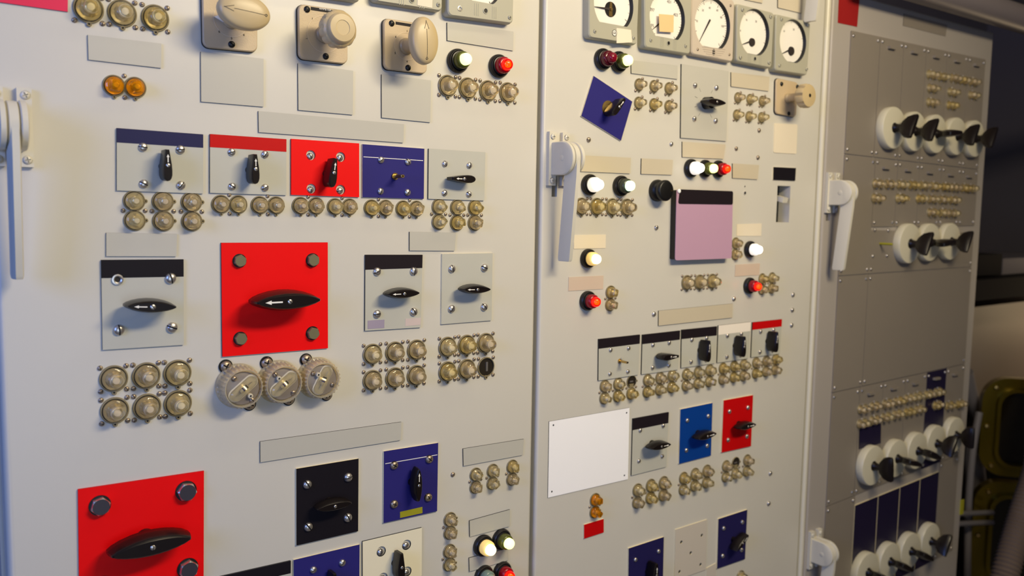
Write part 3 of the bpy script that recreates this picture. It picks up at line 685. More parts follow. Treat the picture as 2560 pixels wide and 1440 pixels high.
def egg_arrow():
    parts = []
    for k in range(12):
        x0, x1 = -.025 + .0034 * k, -.025 + .0034 * (k + 1); z = surf_z((x0 + x1) / 2, 0)
        parts.append((box('l', x0, x1, -.00028, .00028, z - .0009, z + .0003, 'ink'), Matrix()))
    z = surf_z(.02, 0)
    for sgn in (1, -1):
        for k in range(5):
            t0, t1 = k / 5, (k + 1) / 5; xa, xb = .0285 - .0125 * t0, .0285 - .0125 * t1; ya, yb = sgn * .0040 * t0, sgn * .0040 * t1; z = surf_z((xa + xb) / 2, (ya + yb) / 2)
            parts.append((mesh_from('t', [(xa, ya, z + .0004), (xb, yb, z + .0004), (xb, yb - sgn * .0006, z + .0004), (xa, ya - sgn * .0006, z + .0004)], [(0, 1, 2, 3)], ['ink']), Matrix()))
    z = surf_z(-.0268, 0)
    parts.append((lathe('o', [(.0018, z - .0005), (.0018, z + .0004), (.001, z + .0004), (.001, z - .0005)], ['ink'], 16), T(-.0268)))
    return join('arrow', parts, 0)
EARROW = egg_arrow()
TH = .0085
def numbers(p, p0, rows, size=.0045):
    for t, x, y in rows:
        l = offs(p0, x, y, TH + .0003); obj('numeral', text_mesh(t, size, 'ink'), p, l)
def knob_plate(label, quad, screws, name='rotary_selector'):
    c, q = rquad(quad, TH, .009); p = root(name, label, 'knob', c, 'tan rotary selectors'); tan_plate(p, q, TH)
    for x, y in screws:
        l = offs(c, x, y, TH); add_screw('black', p, (l[0], l[1], TH - .0005), .0047)
    return p, c
# oval, pointing sideways
p, c = knob_plate('tan selector with oval knob lying sideways', ((505, -38), (645, -20), (645, 132), (507.5, 119)), ((579, 111), (531, -22), (622, -10)))
obj('dial_ring', ROUNDEL(TH, .0235), p); obj('shank', SHANK, p); obj('pointer', POINTER, p, (0, 0, 0), PI)
g = obj('grip', EGG, p, (0, .001, .059), math.radians(176)); obj('arrow', EARROW, g)
numbers(p, c, (('8', 547, 15), ('6', 548, 79), ('5', 579, 96), ('4', 609.5, 87.5)))
# round fluted
p, c = knob_plate('tan selector with round fluted knob and black nameplate', ((745.5, 8), (870.6, 26), (870.6, 161.5), (747, 148)), ((767.4, 23.5), (814.4, 141), (856, 37)))
obj('dial_ring', ROUNDEL(TH, .026), p); obj('shank', SHANK, p); obj('pointer', POINTER, p, (0, 0, 0), math.radians(97))
def flute(i, a): return 1 - (.075 * max(0, math.cos(12 * a)) ** 2 if i in (2, 3) else 0)
FL = lathe('knob', [(.0, .042), (.020, .043), (.0255, .048), (.0265, .060), (.0245, .064), (.0215, .066), (.0205, .0705), (.0185, .0725), (.0105, .0728), (.0100, .0720), (0, .0720)], ['knob_tan'], 72, flute, smooth=35)
obj('grip', FL, p)
l = [offs(c, x, y, TH) for x, y in ((777, 17), (862, 30), (862, 38), (777, 25))]
obj('nameplate', plate_mesh('nameplate', [(q[0], q[1]) for q in l], TH, TH + .0004, 'black_face', 'black_face'), p)
t = text_mesh('AMMETER', .0042, 'white_ink'); o = obj('lettering', t, p, offs(c, 813, 23.5, TH + .0005))
numbers(p, c, (('2', 811, 38), ('I', 781, 47), ('\u2013', 767, 96)))
# oval, upright
p, c = knob_plate('tan selector with upright oval knob', ((959, 43.5), (1069, 60), (1069, 186), (960.5, 173.5)), ((979, 58.5), (1020, 169.5), (1057, 71)))
obj('dial_ring', ROUNDEL(TH, .021), p); obj('shank', SHANK, p)
g = obj('grip', EGG, p, (0, .001, .060), math.radians(92)); obj('arrow', EARROW, g)
l = [offs(c, x, y, TH) for x, y in ((989, 54), (1058, 65), (1058, 72), (989, 61))]
obj('nameplate', plate_mesh('nameplate', [(q[0], q[1]) for q in l], TH, TH + .0004, 'black_face', 'black_face'), p)
numbers(p, c, (('I', 1017.7, 78), ('6', 989.6, 92), ('5', 988, 132.7), ('4', 1017.7, 154)))
# small one on the second cabinet
TH = .0065
p, c = knob_plate('small tan selector with round notched knob on a long shank', ((1941, 194), (1996.7, 206), (1991, 294), (1939, 284.5)), ((1953.6, 210), (1993, 217), (1971.6, 284)))
sh = obj('shank', SHANK, p); sh.scale = (.8, .8, 1)
FL2 = lathe('knob', [(.0, .040), (.021, .041), (.0255, .046), (.0260, .058), (.0235, .063), (.004, .065), (.0035, .062), (0, .062)], ['knob_tan', 'slot_dark'], 72, lambda i, a: 1 - (.17 * max(0, math.cos(8 * a)) ** 2 if i in (2, 3) else 0), fm=[0, 0, 0, 0, 0, 1, 1], smooth=35)
obj('grip', FL2, p); TH = .0085

# ---------------------------------------------------------------- meters
def arcpt(c, r, a): return (c[0] + r * math.cos(a), c[1] + r * math.sin(a))
def meter(label, quad, h, m, dial, cover=True, flat=None, ticks=None, nums=(), needle=None, screws=(), adj=None, corner=.007, extra=None, sr=.0036, ndl=.0009, smat='meter'):
    """dial: (px, py, radius px, how far below the centre the opening is cut off, of the radius)"""
    c, q = local(quad, h); c.y = 0; p = root('panel_meter', label, 'meter', c, 'panel meters')
    out = rpoly(q, corner, 6); R = dial[2] * mpp(dial[0], dial[1]); d = offs(c, dial[0], dial[1], h); ctr = (d[0], d[1])
    cut = dial[3]; n = 64; hole = []
    for k in range(n):
        a = 2 * PI * k / n; x, y = R * math.cos(a), R * math.sin(a)
        if y < -cut * R: y = -cut * R
        hole.append((ctr[0] + x, ctr[1] + y))
    body = loft('skirt', [(0, scale_poly(out, 1.03)), (h * .55, scale_poly(out, 1.03)), (h - .0018, scale_poly(out, 1.01)), (h - .0002, scale_poly(out, .985))], [m], 30)
    me = plate_mesh('face', scale_poly(out, .985), h - .0002, h, m, m, [hole]); tube = []
    N = len(hole); zb = h - .0068
    vs = [(x, y, h) for x, y in hole] + [(ctr[0] + (x - ctr[0]) * .94, ctr[1] + (y - ctr[1]) * .94, zb) for x, y in hole]
    wall = mesh_from('w', vs, [(k, (k + 1) % N, N + (k + 1) % N, N + k) for k in range(N)], ['core_black'], None, 40)  # wall coloured black to carry the shadow inside the dial recess
    # the case is open in front: drop the loft's front cap
    bm = bmesh.new(); bm.from_mesh(body); far = [f for f in bm.faces if all(v.co.z > h - .0003 for v in f.verts)]; bmesh.ops.delete(bm, geom=far, context='FACES'); bm.to_mesh(body); bm.free()
    obj('case', join('case', [(body, Matrix()), (me, Matrix()), (wall, Matrix())], 30), p)
    dl = obj('dial', plate_mesh('dial', [(ctr[0] + (x - ctr[0]) * .97, ctr[1] + (y - ctr[1]) * .97) for x, y in hole], zb - .001, zb, 'dial_white', 'dial_white'), p)
    if ticks:
        a0, a1, nt, r0, r1 = ticks; parts = []
        for k in range(nt):
            a = math.radians(a0 + (a1 - a0) * k / (nt - 1)); big = k % 5 == 0; rr = r0 if big else r0 + (r1 - r0) * .45; ww = .00055 if big else .0003
            u, v = Vector((math.cos(a), math.sin(a))), Vector((-math.sin(a), math.cos(a))); P = [Vector(ctr) + u * R * rr + v * ww, Vector(ctr) + u * R * r1 + v * ww, Vector(ctr) + u * R * r1 - v * ww, Vector(ctr) + u * R * rr - v * ww]
            parts.append((plate_mesh('t', [(w_.x, w_.y) for w_ in P], zb, zb + .0002, 'ink', 'ink'), Matrix()))
        obj('scale_markings', join('scale_markings', parts, 0), dl)
    for t, x, y, sz in nums: l = offs(c, x, y, zb); obj('numeral', text_mesh(t, sz, 'ink', .0001), dl, (l[0], l[1], zb + .0001))
    if needle:
        (x0, y0), (x1, y1) = needle; A, B = Vector(offs(c, x0, y0, zb + .002)[:2]), Vector(offs(c, x1, y1, zb + .002)[:2]); u = (B - A).normalized(); v = Vector((-u.y, u.x)) * ndl * 1.6
        P = [A + v * 1.4, B + v * .15, B - v * .15, A - v * 1.4, A - v * 1.4 - u * .004, A + v * 1.4 - u * .004]
        obj('needle', plate_mesh('needle', [(w_.x, w_.y) for w_ in P], zb + .0015, zb + .0022, 'ink', 'ink'), p)
    for x, y in screws: l = offs(c, x, y, h); add_screw(smat, p, (l[0], l[1], h - .0006), sr)
    if adj:
        l = offs(c, adj[0], adj[1], h); obj('zero_adjuster', lathe('zero_adjuster', [(.0048, 0), (.0048, .0009), (.0036, .0011), (.0034, .0004), (0, .0004)], [m, 'black'], 24, fm=[0, 0, 0, 1]), p, (l[0], l[1], h))
    if adj and m == 'meter_green':
        l = offs(c, adj[0], adj[1], h); rb = []
        for sx in (-1, 1):
            for k in range(3):
                x = l[0] + sx * (.014 + .0036 * k); rb.append((plate_mesh('r', [(x - .0006, l[1] - .010), (x + .0006, l[1] - .010), (x + .0006, l[1] + .009), (x - .0006, l[1] + .009)], h - .0002, h + .0005, m, m), Matrix()))
        obj('case_ribs', join('case_ribs', rb, 0), p)
    if cover: obj('glass_cover', plate_mesh('glass_cover', [(ctr[0] + (x - ctr[0]) * .965, ctr[1] + (y - ctr[1]) * .965) for x, y in hole], zb + .0050, zb + .0058, 'clear_cover', 'clear_cover'), p)
    if extra: extra(p, c, h, zb, ctr, R)
    return p
def patch(*rows):
    def f(p, c, h, zb, ctr, R):
        for quad, m in rows:
            l = [offs(c, x, y, h) for x, y in quad]; obj('paper_sticker', plate_mesh('paper_sticker', [(q[0], q[1]) for q in l], h + .0001, h + .0006, m, m), p)
    return f
meter('grey meter corner at the top edge above the fluted knob', ((690, -170), (903, -130), (900, 3), (692, -28)), .016, 'meter_green', (797, -90, 48, .5), needle=((797, -70), (770, -110)), screws=((885, -10),))
meter('grey meter with cream sticker, cut by the top edge', ((936, -142), (1106, -112), (1105, 27), (937, 1)), .016, 'meter_green', (1018, -70, 50, .55), needle=((1018, -50), (1000, -90)), screws=((1095.6, 12), (950, -10)), adj=(1029.5, 0),
      extra=patch((((1044, -14), (1081, -8), (1080, 20), (1043, 13)), 'sticker_cream')))
def m3(p, c, h, zb, ctr, R):
    l = offs(c, 1149.6, 21.5, h); obj('empty_screw_hole', SCREW['ring'], p, (l[0], l[1], h - .0005), 0, .0042)
meter('grey meter whose scale shows twenty, above two lamps', ((1121, -128), (1286, -95), (1282, 58), (1121, 37)), .017, 'meter_green', (1207, -42, 56, .82), ticks=(-55, 235, 61, .84, .95), nums=(('20', 1243, 3, .009),), needle=((1207, -40), (1180, -80)), screws=((1274, 43.6),), adj=(1213.7, 27), extra=m3)
def m4(p, c, h, zb, ctr, R):
    l = offs(c, 1525.6, 23.6, zb); obj('movement', lathe('movement', [(.0135, 0), (.0135, .0012), (0, .0012)], ['black'], 32), p, (l[0], l[1], zb))
    obj('pivot_bar', plate_mesh('pivot_bar', [(-.0045, -.0125), (.0045, -.0125), (.0025, .0125), (-.0025, .0125)], 0, .0018, 'brass', 'brass'), p, (l[0], l[1], zb))
    obj('pivot', lathe('pivot', [(.0035, 0), (.003, .003), (0, .003)], ['brass'], 16), p, (l[0], l[1], zb + .001))
    l = offs(c, 1536, 82.5, h); bd = obj('maker_badge', lathe('maker_badge', [(.0058, 0), (.0058, .0006), (.0050, .0008), (.0048, .0005), (0, .0005)], [ 'ink', 'white_ink'], 28, fm=[0, 0, 0, 1, 1]), p, (l[0], l[1], h))
    obj('monogram', text_mesh('GE', .0062, 'ink'), bd, (0, 0, .0007))
    patch((((1541, 70), (1558, 72), (1577, 75), (1580, 106), (1541, 108)), 'sticker_cream'))(p, c, h, zb, ctr, R)
meter('grey meter with black centre disc and round maker badge', ((1474, -55), (1598, -30), (1592, 111), (1473, 92)), .016, 'meter_green', (1535, 12, 66, .72), ticks=(-30, 210, 13, .82, .93), needle=((1521, 22), (1484, 16)), screws=((1487, 78.5), (1584, 95)), extra=m4)
meter('grey meter with tan paper square stuck over its dial', ((1612, -42), (1729, -18), (1725, 135), (1613, 117)), .019, 'meter_green', (1669, 45, 62, .78), ticks=(-50, 230, 41, .84, .95), nums=(('397', 1630, 25, .0085), ('401', 1673, 5, .0085), ('403', 1689, 37.5, .0085), ('395', 1629, 64, .0085)),
      needle=((1653, 55), (1630, 75)), screws=((1627, 100.8), (1714, 115.5)), adj=(1671, 108), extra=patch((((1647, 35), (1684, 38), (1683, 81), (1648, 79)), 'sticker_tan')))
def m6(p, c, h, zb, ctr, R):
    l = offs(c, 1784, 130.5, h); obj('adjuster_slot', plate_mesh('adjuster_slot', rpoly([(-.0035, -.006), (.0035, -.006), (.0035, .006), (-.0035, .006)], .003), 0, .0006, 'black', 'black'), p, (l[0], l[1], h))
    for k in range(5):
        y = 121 + 5.2 * k; hw = (29, 27, 24, 19, 12)[k]; a, b = offs(c, 1784 - hw, y - hw * .11, h), offs(c, 1784 + hw, y + hw * .11, h)
        obj('vent_rib', plate_mesh('vent_rib', [(a[0], a[1]), (b[0], b[1]), (b[0], b[1] + .0012), (a[0], a[1] + .0012)], h, h + .0007, 'meter_beige', 'meter_beige'), p)
meter('pinkish beige meter with long curved needle', ((1730, -22), (1836, 2), (1832, 154), (1729.5, 134)), .016, 'meter_beige', (1782, 62, 65, .86), ticks=(-50, 230, 51, .80, .95), nums=tuple((t, x, y, .006) for t, x, y in (('20', 1757, 26), ('40', 1774, 20), ('60', 1793, 26), ('80', 1803, 44), ('100', 1806, 66), ('10', 1742, 53))), needle=((1774, 53), (1749, 103)), screws=((1744, 123.6), (1823, 136.5), (1826, 14)), sr=.003, extra=m6, ndl=.0008, smat='bronze')
meter('small grey meter with chipped corner, between beige and end meters', ((1844, 10), (1935, 33), (1928.5, 169.5), (1842.5, 152)), .018, 'meter_green', (1887, 82, 57, .93), ticks=(-20, 200, 31, .86, .95), nums=(('10', 1866, 50, .006), ('20', 1890, 54, .006), ('0', 1851, 77, .006)), needle=((1880, 102), (1853, 112)), screws=((1856, 24), (1926.5, 42), (1851, 143.5), (1922.5, 156.5)), adj=(1887, 147), sr=.0044,
      extra=lambda p, c, h, zb, ctr, R: obj('movement', lathe('movement', [(.009, 0), (.008, .003), (0, .003)], ['ink'], 24), p, (offs(c, 1879, 106, zb)[0], offs(c, 1879, 106, zb)[1], zb)))
meter('small grey meter at the end of the row, plain dial', ((1941, 36), (2026, 56), (2018, 187), (1938.5, 175)), .018, 'meter_green', (1983, 104, 53, .95), ticks=(-20, 200, 31, .86, .95), nums=(('10', 1960, 78, .006), ('20', 1984, 74, .006)), needle=((1976, 124), (1951, 136)), screws=((1953.6, 48), (2020, 63), (1948.5, 163), (2016, 172.5)), sr=.0044,
      extra=lambda p, c, h, zb, ctr, R: obj('movement', lathe('movement', [(.010, 0), (.009, .003), (0, .003)], ['ink'], 24), p, (offs(c, 1977, 128, zb)[0], offs(c, 1977, 128, zb)[1], zb)))

# ---------------------------------------------------------------- pilot lamps
lamp(1142, 153, 29.5, 'green', 'lit yellow green pilot lamp under the top meter'); lamp(1244.6, 166, 28.5, 'red', 'lit red pilot lamp under the top meter')
lamp(1205, 1362.5, 27, 'amber', 'lit amber pilot lamp between two blank labels'); lamp(1251, 1347, 26.5, 'green', 'lit green pilot lamp beside the amber lamp')
lamp(1207, 1437, 26, 'teal', 'dark teal pilot lamp at the bottom edge'); lamp(1253, 1428, 26, 'red', 'lit red pilot lamp at the bottom edge')
lamp(1504.5, 149, 26.5, 'off', 'unlit dark red pilot lamp under the meter with badge'); lamp(1544, 155.5, 26, 'green', 'lit green lamp beside the unlit red one')
lamp(1472, 462, 26, 'white', 'bright white pilot lamp beside the latch lever'); lamp(1550, 465, 25.5, 'mint', 'pale mint green lamp above the four fuses')
lamp(1725, 421, 23, 'white', 'bright white lamp, first of the close row of three'); lamp(1760, 422, 22, 'green', 'small green lamp in the middle of the row of three'); lamp(1793, 423, 21.5, 'red', 'lit red lamp, last of the close row of three')
lamp(1468.5, 646, 24, 'amber', 'lit amber white lamp between the cream and pink labels'); lamp(1467, 751.5, 24.5, 'red', 'lit red lamp below the pink label by the seam')
lamp(1872.7, 623, 20.5, 'white', 'bright white lamp beside the lavender notice'); lamp(1871, 714, 20.5, 'red', 'lit red lamp near the lavender notice, below pink label')

# ---------------------------------------------------------------- switches on the second cabinet
p = switch('dark blue diamond plate, turned on its corner, with black handle', ((1484, 189.5), (1581, 254), (1552.5, 352), (1453, 290)), 'navy', 'core_cream', knob=('small', 42, 31, 48, True), group=SG, base=(1517, 271.5))
obj('washer', lathe('washer', [(.0145, .003), (.0145, .0038), (0, .0038)], ['brass'], 24), p, (0, 0, 0))
def dialmarks(p, c0, q, th):
    parts = []
    for k in range(10):
        a = 2 * PI * (k + .5) / 10; r0, r1 = .026, .034
        if abs(math.cos(a)) < .2: continue
        P = [(r0 * math.cos(a), r0 * math.sin(a)), (r1 * math.cos(a), r1 * math.sin(a))]; parts.append((plate_mesh('m', [P[0], P[1], (P[1][0], P[1][1] + .0007), (P[0][0], P[0][1] + .0007)], th, th + .0002, 'ink', 'ink'), Matrix()))
    obj('knob_skirt', lathe('knob_skirt', [(.0125, th), (.0115, th + .016), (0, th + .016)], ['bakelite'], 28), p)
    obj('dial_marks', join('dial_marks', parts, 0), p)
switch('tall plain grey plate with black pointer knob and dial marks', ((1704, 160), (1822, 178), (1816, 353), (1702, 344.4)), 'label_grey', 'core_black', screws=((1738, 213.5), (1791, 219.5), (1736, 297), (1789, 302)), sr=6.8, knob=('boat', 56, 31, -1, False), group=SG, extra=dialmarks)
for lab, quad, hd, scr, kn, fc, ed in (
    ('small grey plate with black header and bare brass shaft', ((1497, 848), (1600, 836.6), (1596, 937), (1496, 951.5)), (.23, .223, 'header_black'), ((1527, 875), (1572, 870.5), (1525.3, 934.5), (1570, 929)), ('shaft', 5.4, 0, 0, True), 'plate_grey', 'core_black'),
    ('small grey plate with black header and handle lying sideways', ((1606.6, 837), (1700.3, 826.5), (1695.8, 924), (1604, 936)), (.235, .23, 'header_black'), ((1632.7, 862.5), (1673.5, 857), (1631.8, 919.5), (1672.4, 913.5)), ('small', 44, 28, 0, True), 'plate_grey', 'core_black'),
    ('small grey plate with black header and upright handle', ((1704.7, 824.7), (1792.5, 816), (1788.4, 908), (1703, 920)), (.24, .245, 'header_black'), ((1730, 849.5), (1767, 845.5), (1728, 905), (1765.5, 900)), ('small', 45, 28, UP, True), 'plate_grey', 'core_black'),
    ('small grey plate with white header and upright handle', ((1796.4, 814), (1876.6, 804.8), (1871, 895.8), (1793, 907)), (.25, .25, 'header_white'), ((1819, 839.5), (1853.7, 835.5), (1817.5, 892.5), (1852, 888)), ('small', 45, 28, UP, True), 'plate_grey', 'core_black'),
    ('small grey plate with red header and upright handle', ((1881.7, 806), (1955, 798), (1950, 884), (1877.8, 893.5)), (.215, .21, 'red_dark'), ((1901.8, 829), (1934, 825), (1900, 880), (1932, 876)), ('small', 46, 28, UP, True), 'plate_grey', 'core_black'),
    ('grey switch plate with black header beside the blank white board', ((1582.5, 1047), (1672, 1030.5), (1666, 1167), (1578.8, 1188.8)), (.2, .197, 'header_black'), ((1601, 1076), (1658.6, 1064.5), (1597.8, 1152.5), (1656, 1140.5)), ('boat', 56, 29, 1, True), 'plate_grey', 'core_black'),
    ('bright blue switch plate with cream edge and black handle', ((1701, 1023.5), (1781.5, 1007), (1777.5, 1139), (1697.5, 1160)), None, ((1718.5, 1051.5), (1770.7, 1040.5), (1716, 1126), (1768, 1114.5)), ('boat', 58, 29, 4, True), 'blue', 'core_cream'),
    ('red switch plate with cream edge and black handle, beside blue one', ((1809, 1001), (1882.8, 987.5), (1877.7, 1115.4), (1803.8, 1131.8)), None, ((1824, 1029), (1870, 1019), (1820.5, 1100), (1867.5, 1091)), ('boat', 56, 28, 2, True), 'red_dark', 'core_cream'),
    ('dark blue switch plate with upright handle at the bottom edge, by plate with holes', ((1571.7, 1371), (1659.8, 1342), (1657, 1470), (1570, 1505)), None, ((1589, 1399.5), (1646.8, 1378.5), (1588, 1478), (1645, 1455)), ('small', 48, 28, UP, True), 'navy_dark', 'core_cream'),
    ('dark blue switch plate with tilted black handle, past plate with holes', ((1796, 1297.5), (1868.4, 1274), (1862.6, 1397.7), (1792.7, 1422)), None, ((1809.6, 1321), (1856, 1305.5), (1807, 1390), (1854, 1375)), ('boat', 50, 29, 36, True), 'navy_dark', 'core_cream')):
    switch(lab, quad, fc, ed, header=hd, screws=scr, sr=5.6, knob=kn, group=SG)

# ---------------------------------------------------------------- fuse holders on the second cabinet
GS = 'slender fuse holders in two blocks of six'
def fuse_s(px, py, R, label):
    p = root('fuse_holder', label, 'fuse holder', W(px, py), GS, 0, R * mpp(px, py)); obj('base', BASE1, p); put_cap(p, (0, 0, 0), False, zs=1.32)
    for sx, sy in ((.75, 1.0), (-.75, -1.0)): add_screw('bronze', p, (sx, sy, 0), .27)
for (x, y), n in zip(((1597, 212), (1634.5, 216), (1672, 221.5), (1596, 257.5), (1634, 261.5), (1671.5, 266)), POS6): fuse_s(x, y, 15.5, 'slender clear fuse holder by the blue diamond, %s' % n)
for (x, y), n in zip(((1844, 244.5), (1874.4, 248.6), (1905, 253), (1841, 287.5), (1871.7, 291.7), (1903, 294)), POS6): fuse_s(x, y, 13.5, 'slender clear fuse holder by the small tan knob, %s' % n)
for (x, y), n in zip(((1452.5, 516), (1491, 516.5), (1529.5, 517.5), (1566, 518.5)), ('first', 'second', 'third', 'fourth')): fuse1(x, y, 21.5, 'clear round fuse holder under the white and mint lamps, %s of four' % n, 'four fuse holders by the latch')
for (x, y), n in zip(((1716, 706.4), (1748, 705), (1779.5, 703)), ('first', 'middle', 'last')): fuse1(x, y, 18.5, 'clear round fuse holder under the lavender notice, %s of three' % n, 'three fuse holders under the notice')
GD = 'upright twin fuse holders on the second cabinet'
fuse2(1525.5, 746, 16.5, 'upright twin fuse holder beside the lower red lamp by the seam', GD, True); fuse2(1838, 622, 14.5, 'upright twin fuse holder against the edge of the lavender notice', GD, True)
fuse2(1904, 710, 13.8, 'upright twin fuse holder behind the red lamp, nearer one', GD, True); fuse2(1928.5, 707.5, 13.8, 'upright twin fuse holder behind the red lamp, outer one', GD, True)
for nm, pts, R in (('first black header plate', ((1510.5, 980), (1544, 974.5), (1577.5, 968.5)), 16), ('second black header plate', ((1617.5, 964.5), (1648.5, 959), (1678.5, 953)), 15.5), ('third black header plate', ((1714.5, 949.5), (1743.8, 944), (1772.5, 939)), 15),
                   ('white header plate', ((1805.6, 934), (1833.5, 928.7), (1858, 925)), 14.5), ('small red header plate', ((1888.5, 919.5), (1914, 915), (1937, 911)), 14),
                   ('black header plate by the white board', ((1592.5, 1240), (1625.5, 1228.5), (1657.5, 1221.5)), 16.5), ('bright blue plate', ((1707.5, 1209), (1736, 1199), (1765.5, 1191)), 15.5), ('red plate beside the blue one', ((1813.5, 1178), (1838, 1170), (1866.2, 1163.5)), 14.5)):
    for (x, y), n in zip(pts, ('first', 'middle', 'last')):
        e = (0,) if (nm.startswith('first') and n == 'last') or (nm.startswith('red plate') and n == 'middle') else ()
        fuse2(x, y, R, 'upright twin fuse holder under %s, %s of three' % (nm, n), GD, True, empty=e)
fuse2(1486.5, 1264, 16.5, 'upright twin fuse holder with two amber caps over the red tag', None, True, True)
fuse2(1850, 1453, 14.5, 'twin fuse holder cut by the bottom edge under dark blue plate', None, True)

# ---------------------------------------------------------------- other things on the second cabinet
p = root('rotary_control', 'round black knob under a blank label, near the three lamps', 'knob', W(1641, 476.5), None, 0, 27 * mpp(1641, 476))
obj('skirt', lathe('skirt', [(1.0, 0), (1.02, .2), (.94, .5), (.74, .68), (.62, .75), (0, .75)], ['black'], 36), p)
g = obj('grip', lathe('grip', [(.66, .72), (.9, .8), (.96, .95), (.96, 1.2), (.88, 1.3), (.78, 1.33), (0, 1.33)], ['black'], 40), p)
obj('pointer_mark', plate_mesh('pointer_mark', [(.5, -.03), (.8, -.03), (.8, .03), (.5, .03)], 1.33, 1.335, 'brass', 'brass'), g)
c, q = local(((1692, 473), (1832.5, 478), (1829, 646), (1688, 651)), .0168); c.y = 0
p = root('notice_holder', 'lavender notice with black header in a black holder', 'notice', c)
q = ccw(q); obj('backing', loft('backing', [(0, rpoly(scale_poly(q, .98), .003)), (.0155, rpoly(scale_poly(q, .98), .003))], ['black'], 20), p)
qq = [local(((1692, 473), (1832.5, 478), (1829, 646), (1688, 651)), .0168)[1][i] for i in range(4)]
sh = obj('sheet', plate_mesh('sheet', rpoly(qq, .005), .0156, .0168, 'lavender', 'lavender'), p)
L = lambda a, b, t: (a[0] + (b[0] - a[0]) * t, a[1] + (b[1] - a[1]) * t)
hq = [L(qq[0], qq[1], .05), qq[1], L(qq[1], qq[2], .2), L(qq[0], qq[3], .205)]; hq[3] = L(hq[3], hq[2], .025)
obj('header_band', plate_mesh('header_band', [hq[3], hq[2]] + rpoly(hq, .006)[-0:] if False else rpoly(hq, .0045), .0168, .0172, 'header_black', 'header_black'), sh)
obj('clip', lathe('clip', [(.004, .0168), (.004, .019), (.002, .020), (0, .020)], ['white_face'], 18), p, (qq[0][0] + .0055, qq[0][1] - .0035, 0))
for x, y, R, lab, k in ((1471, 349.5, 6.5, 'slotted screw between the blue diamond and the latch', 'bronze'), (1677.5, 360, 6, 'shiny screw below the diamond plate, nearer the pointer plate', 'steel'), (1840, 371.7, 5.5, 'screw right of the blank label over three lamps', 'bronze'),
                     (1897, 326, 5.5, 'screw under the slender fuses near the tan knob', 'bronze'), (1894, 394, 5.5, 'screw above the blank label beside the red lamp', 'bronze'), (1640, 569, 6.5, 'screw under the round black knob', 'steel'),
                     (1834, 747, 6, 'screw above the end of the long warm label', 'steel'), (1634, 785, 6.5, 'screw at the start of the long warm label', 'steel'), (1981.6, 737, 6, 'screw by the door edge, top of three', 'steel'), (1980, 775, 6, 'screw by the door edge, middle of three', 'steel'),
                     (1978, 813, 6, 'screw by the door edge, lowest of three', 'steel'), (1925, 1183, 6, 'screw beside the fuses under the red plate', 'steel'), (1921, 1258.5, 6, 'screw above the tilted handle plate, near the door edge', 'steel'), (1131.6, 1186, 6, 'small screw beside the blue plate with yellow tag', 'bronze')):
    loose_screw(x, y, R, lab, k)
for x, y, R, lab in ((1862, 466, 2.2, 'tiny dark hole under the blank warm label'), (1862, 482.5, 4.2, 'small dark empty hole under the blank warm label')):
    o = obj('hole_bushing', lathe('hole_bushing', [(1.35, 0), (1.3, .25), (1.0, .3), (.95, .1), (0, .1)], ['cream_paint', 'slot_dark'], 20, fm=[0, 0, 0, 1]), None, W(x, y), 0, R * mpp(x, y)); o.rotation_euler = FACE.to_euler(); tag(o, lab, 'bushing')

# ---------------------------------------------------------------- end cabinet: rows of module panels
SEAM = [((2123, 75), (2478, 151.5)), ((2113, 385.5), (2233, 399.5)), ((2098, 689.5), (2422, 667)), ((2080, 981), (2408, 909.5)), ((2058, 1268), (2145, 1234))]
SZ = [(W(*a), W(*b)) for a, b in SEAM]
def seam_z(i, x):
    if i == 5: return seam_z(4, x) - .29
    a, b = SZ[i]; return a.z + (b.z - a.z) * (x - a.x) / (b.x - a.x)
XL = 1.853
def xs_at(pxs, y): return [W(x, y).x for x in pxs]
B1 = [XL] + xs_at((2195.5, 2255, 2312, 2365, 2418, 2462), 145); B2 = [XL] + xs_at((2184, 2241, 2296, 2351, 2401), 430) + [B1[-1]]
B3 = [XL, W(2172, 620).x, B1[-1]]; B3a = [XL, W(2172, 560).x, B1[-1]]; B4 = [XL] + xs_at((2148, 2206, 2261, 2313, 2362), 960) + [B1[-1]]; B5 = [XL] + xs_at((2133, 2190, 2243, 2292, 2338), 1290) + [B1[-1]]
def module(label, x0, x1, i, m, j=None, top=0.0, bot=0.0, scr=(1, 1, 1, 1), edge=None):
    g = .0012; za0, za1 = seam_z(i, x0) - g - top, seam_z(i, x1) - g - top; zb0, zb1 = seam_z(i + 1, x0) + g + bot, seam_z(i + 1, x1) + g + bot
    cx, cz = (x0 + x1) / 2, (za0 + zb0) / 2; q = [(x0 + g - cx, za0 - cz), (x1 - g - cx, za1 - cz), (x1 - g - cx, zb1 - cz), (x0 + g - cx, zb0 - cz)]
    p = root('module_panel', label, 'panel', Vector((cx, 0, cz)), 'module panels of the end cabinet'); obj('face_plate', plate_mesh('face_plate', q, 0, .003, m, edge or 'module_paint'), p)
    for k, (x, z) in enumerate(q):
        if scr[k]: add_screw('steel', p, (x + (.0085 if k in (0, 3) else -.0085), z + (-.0105 if k < 2 else .0105), .003), .0042)
    return p
N6 = ('blank outer', 'second', 'third', 'fourth', 'fifth', 'last')
for k in range(6): module('grey module panel in the top row, %s one from the door seam' % N6[k], B1[k], B1[k + 1], 0, 'module_paint')
for k in range(6): module('grey module panel in the second row, %s one from the door seam' % N6[k], B2[k], B2[k + 1], 1, 'module_paint', bot=.0 if k == 0 else .116)
p = module('narrow blank grey panel in the row with three white discs', B3[0], B3[1], 2, 'module_paint')
zt = seam_z(2, 2.1) + .113
module('wide grey panel carrying the three white rotary discs', B3[1], B3[2], 1, 'module_paint', top=.177, scr=(0, 0, 1, 1))
module('large bare grey panel between the rotary disc rows', B3[1], B3[2], 2, 'module_paint')
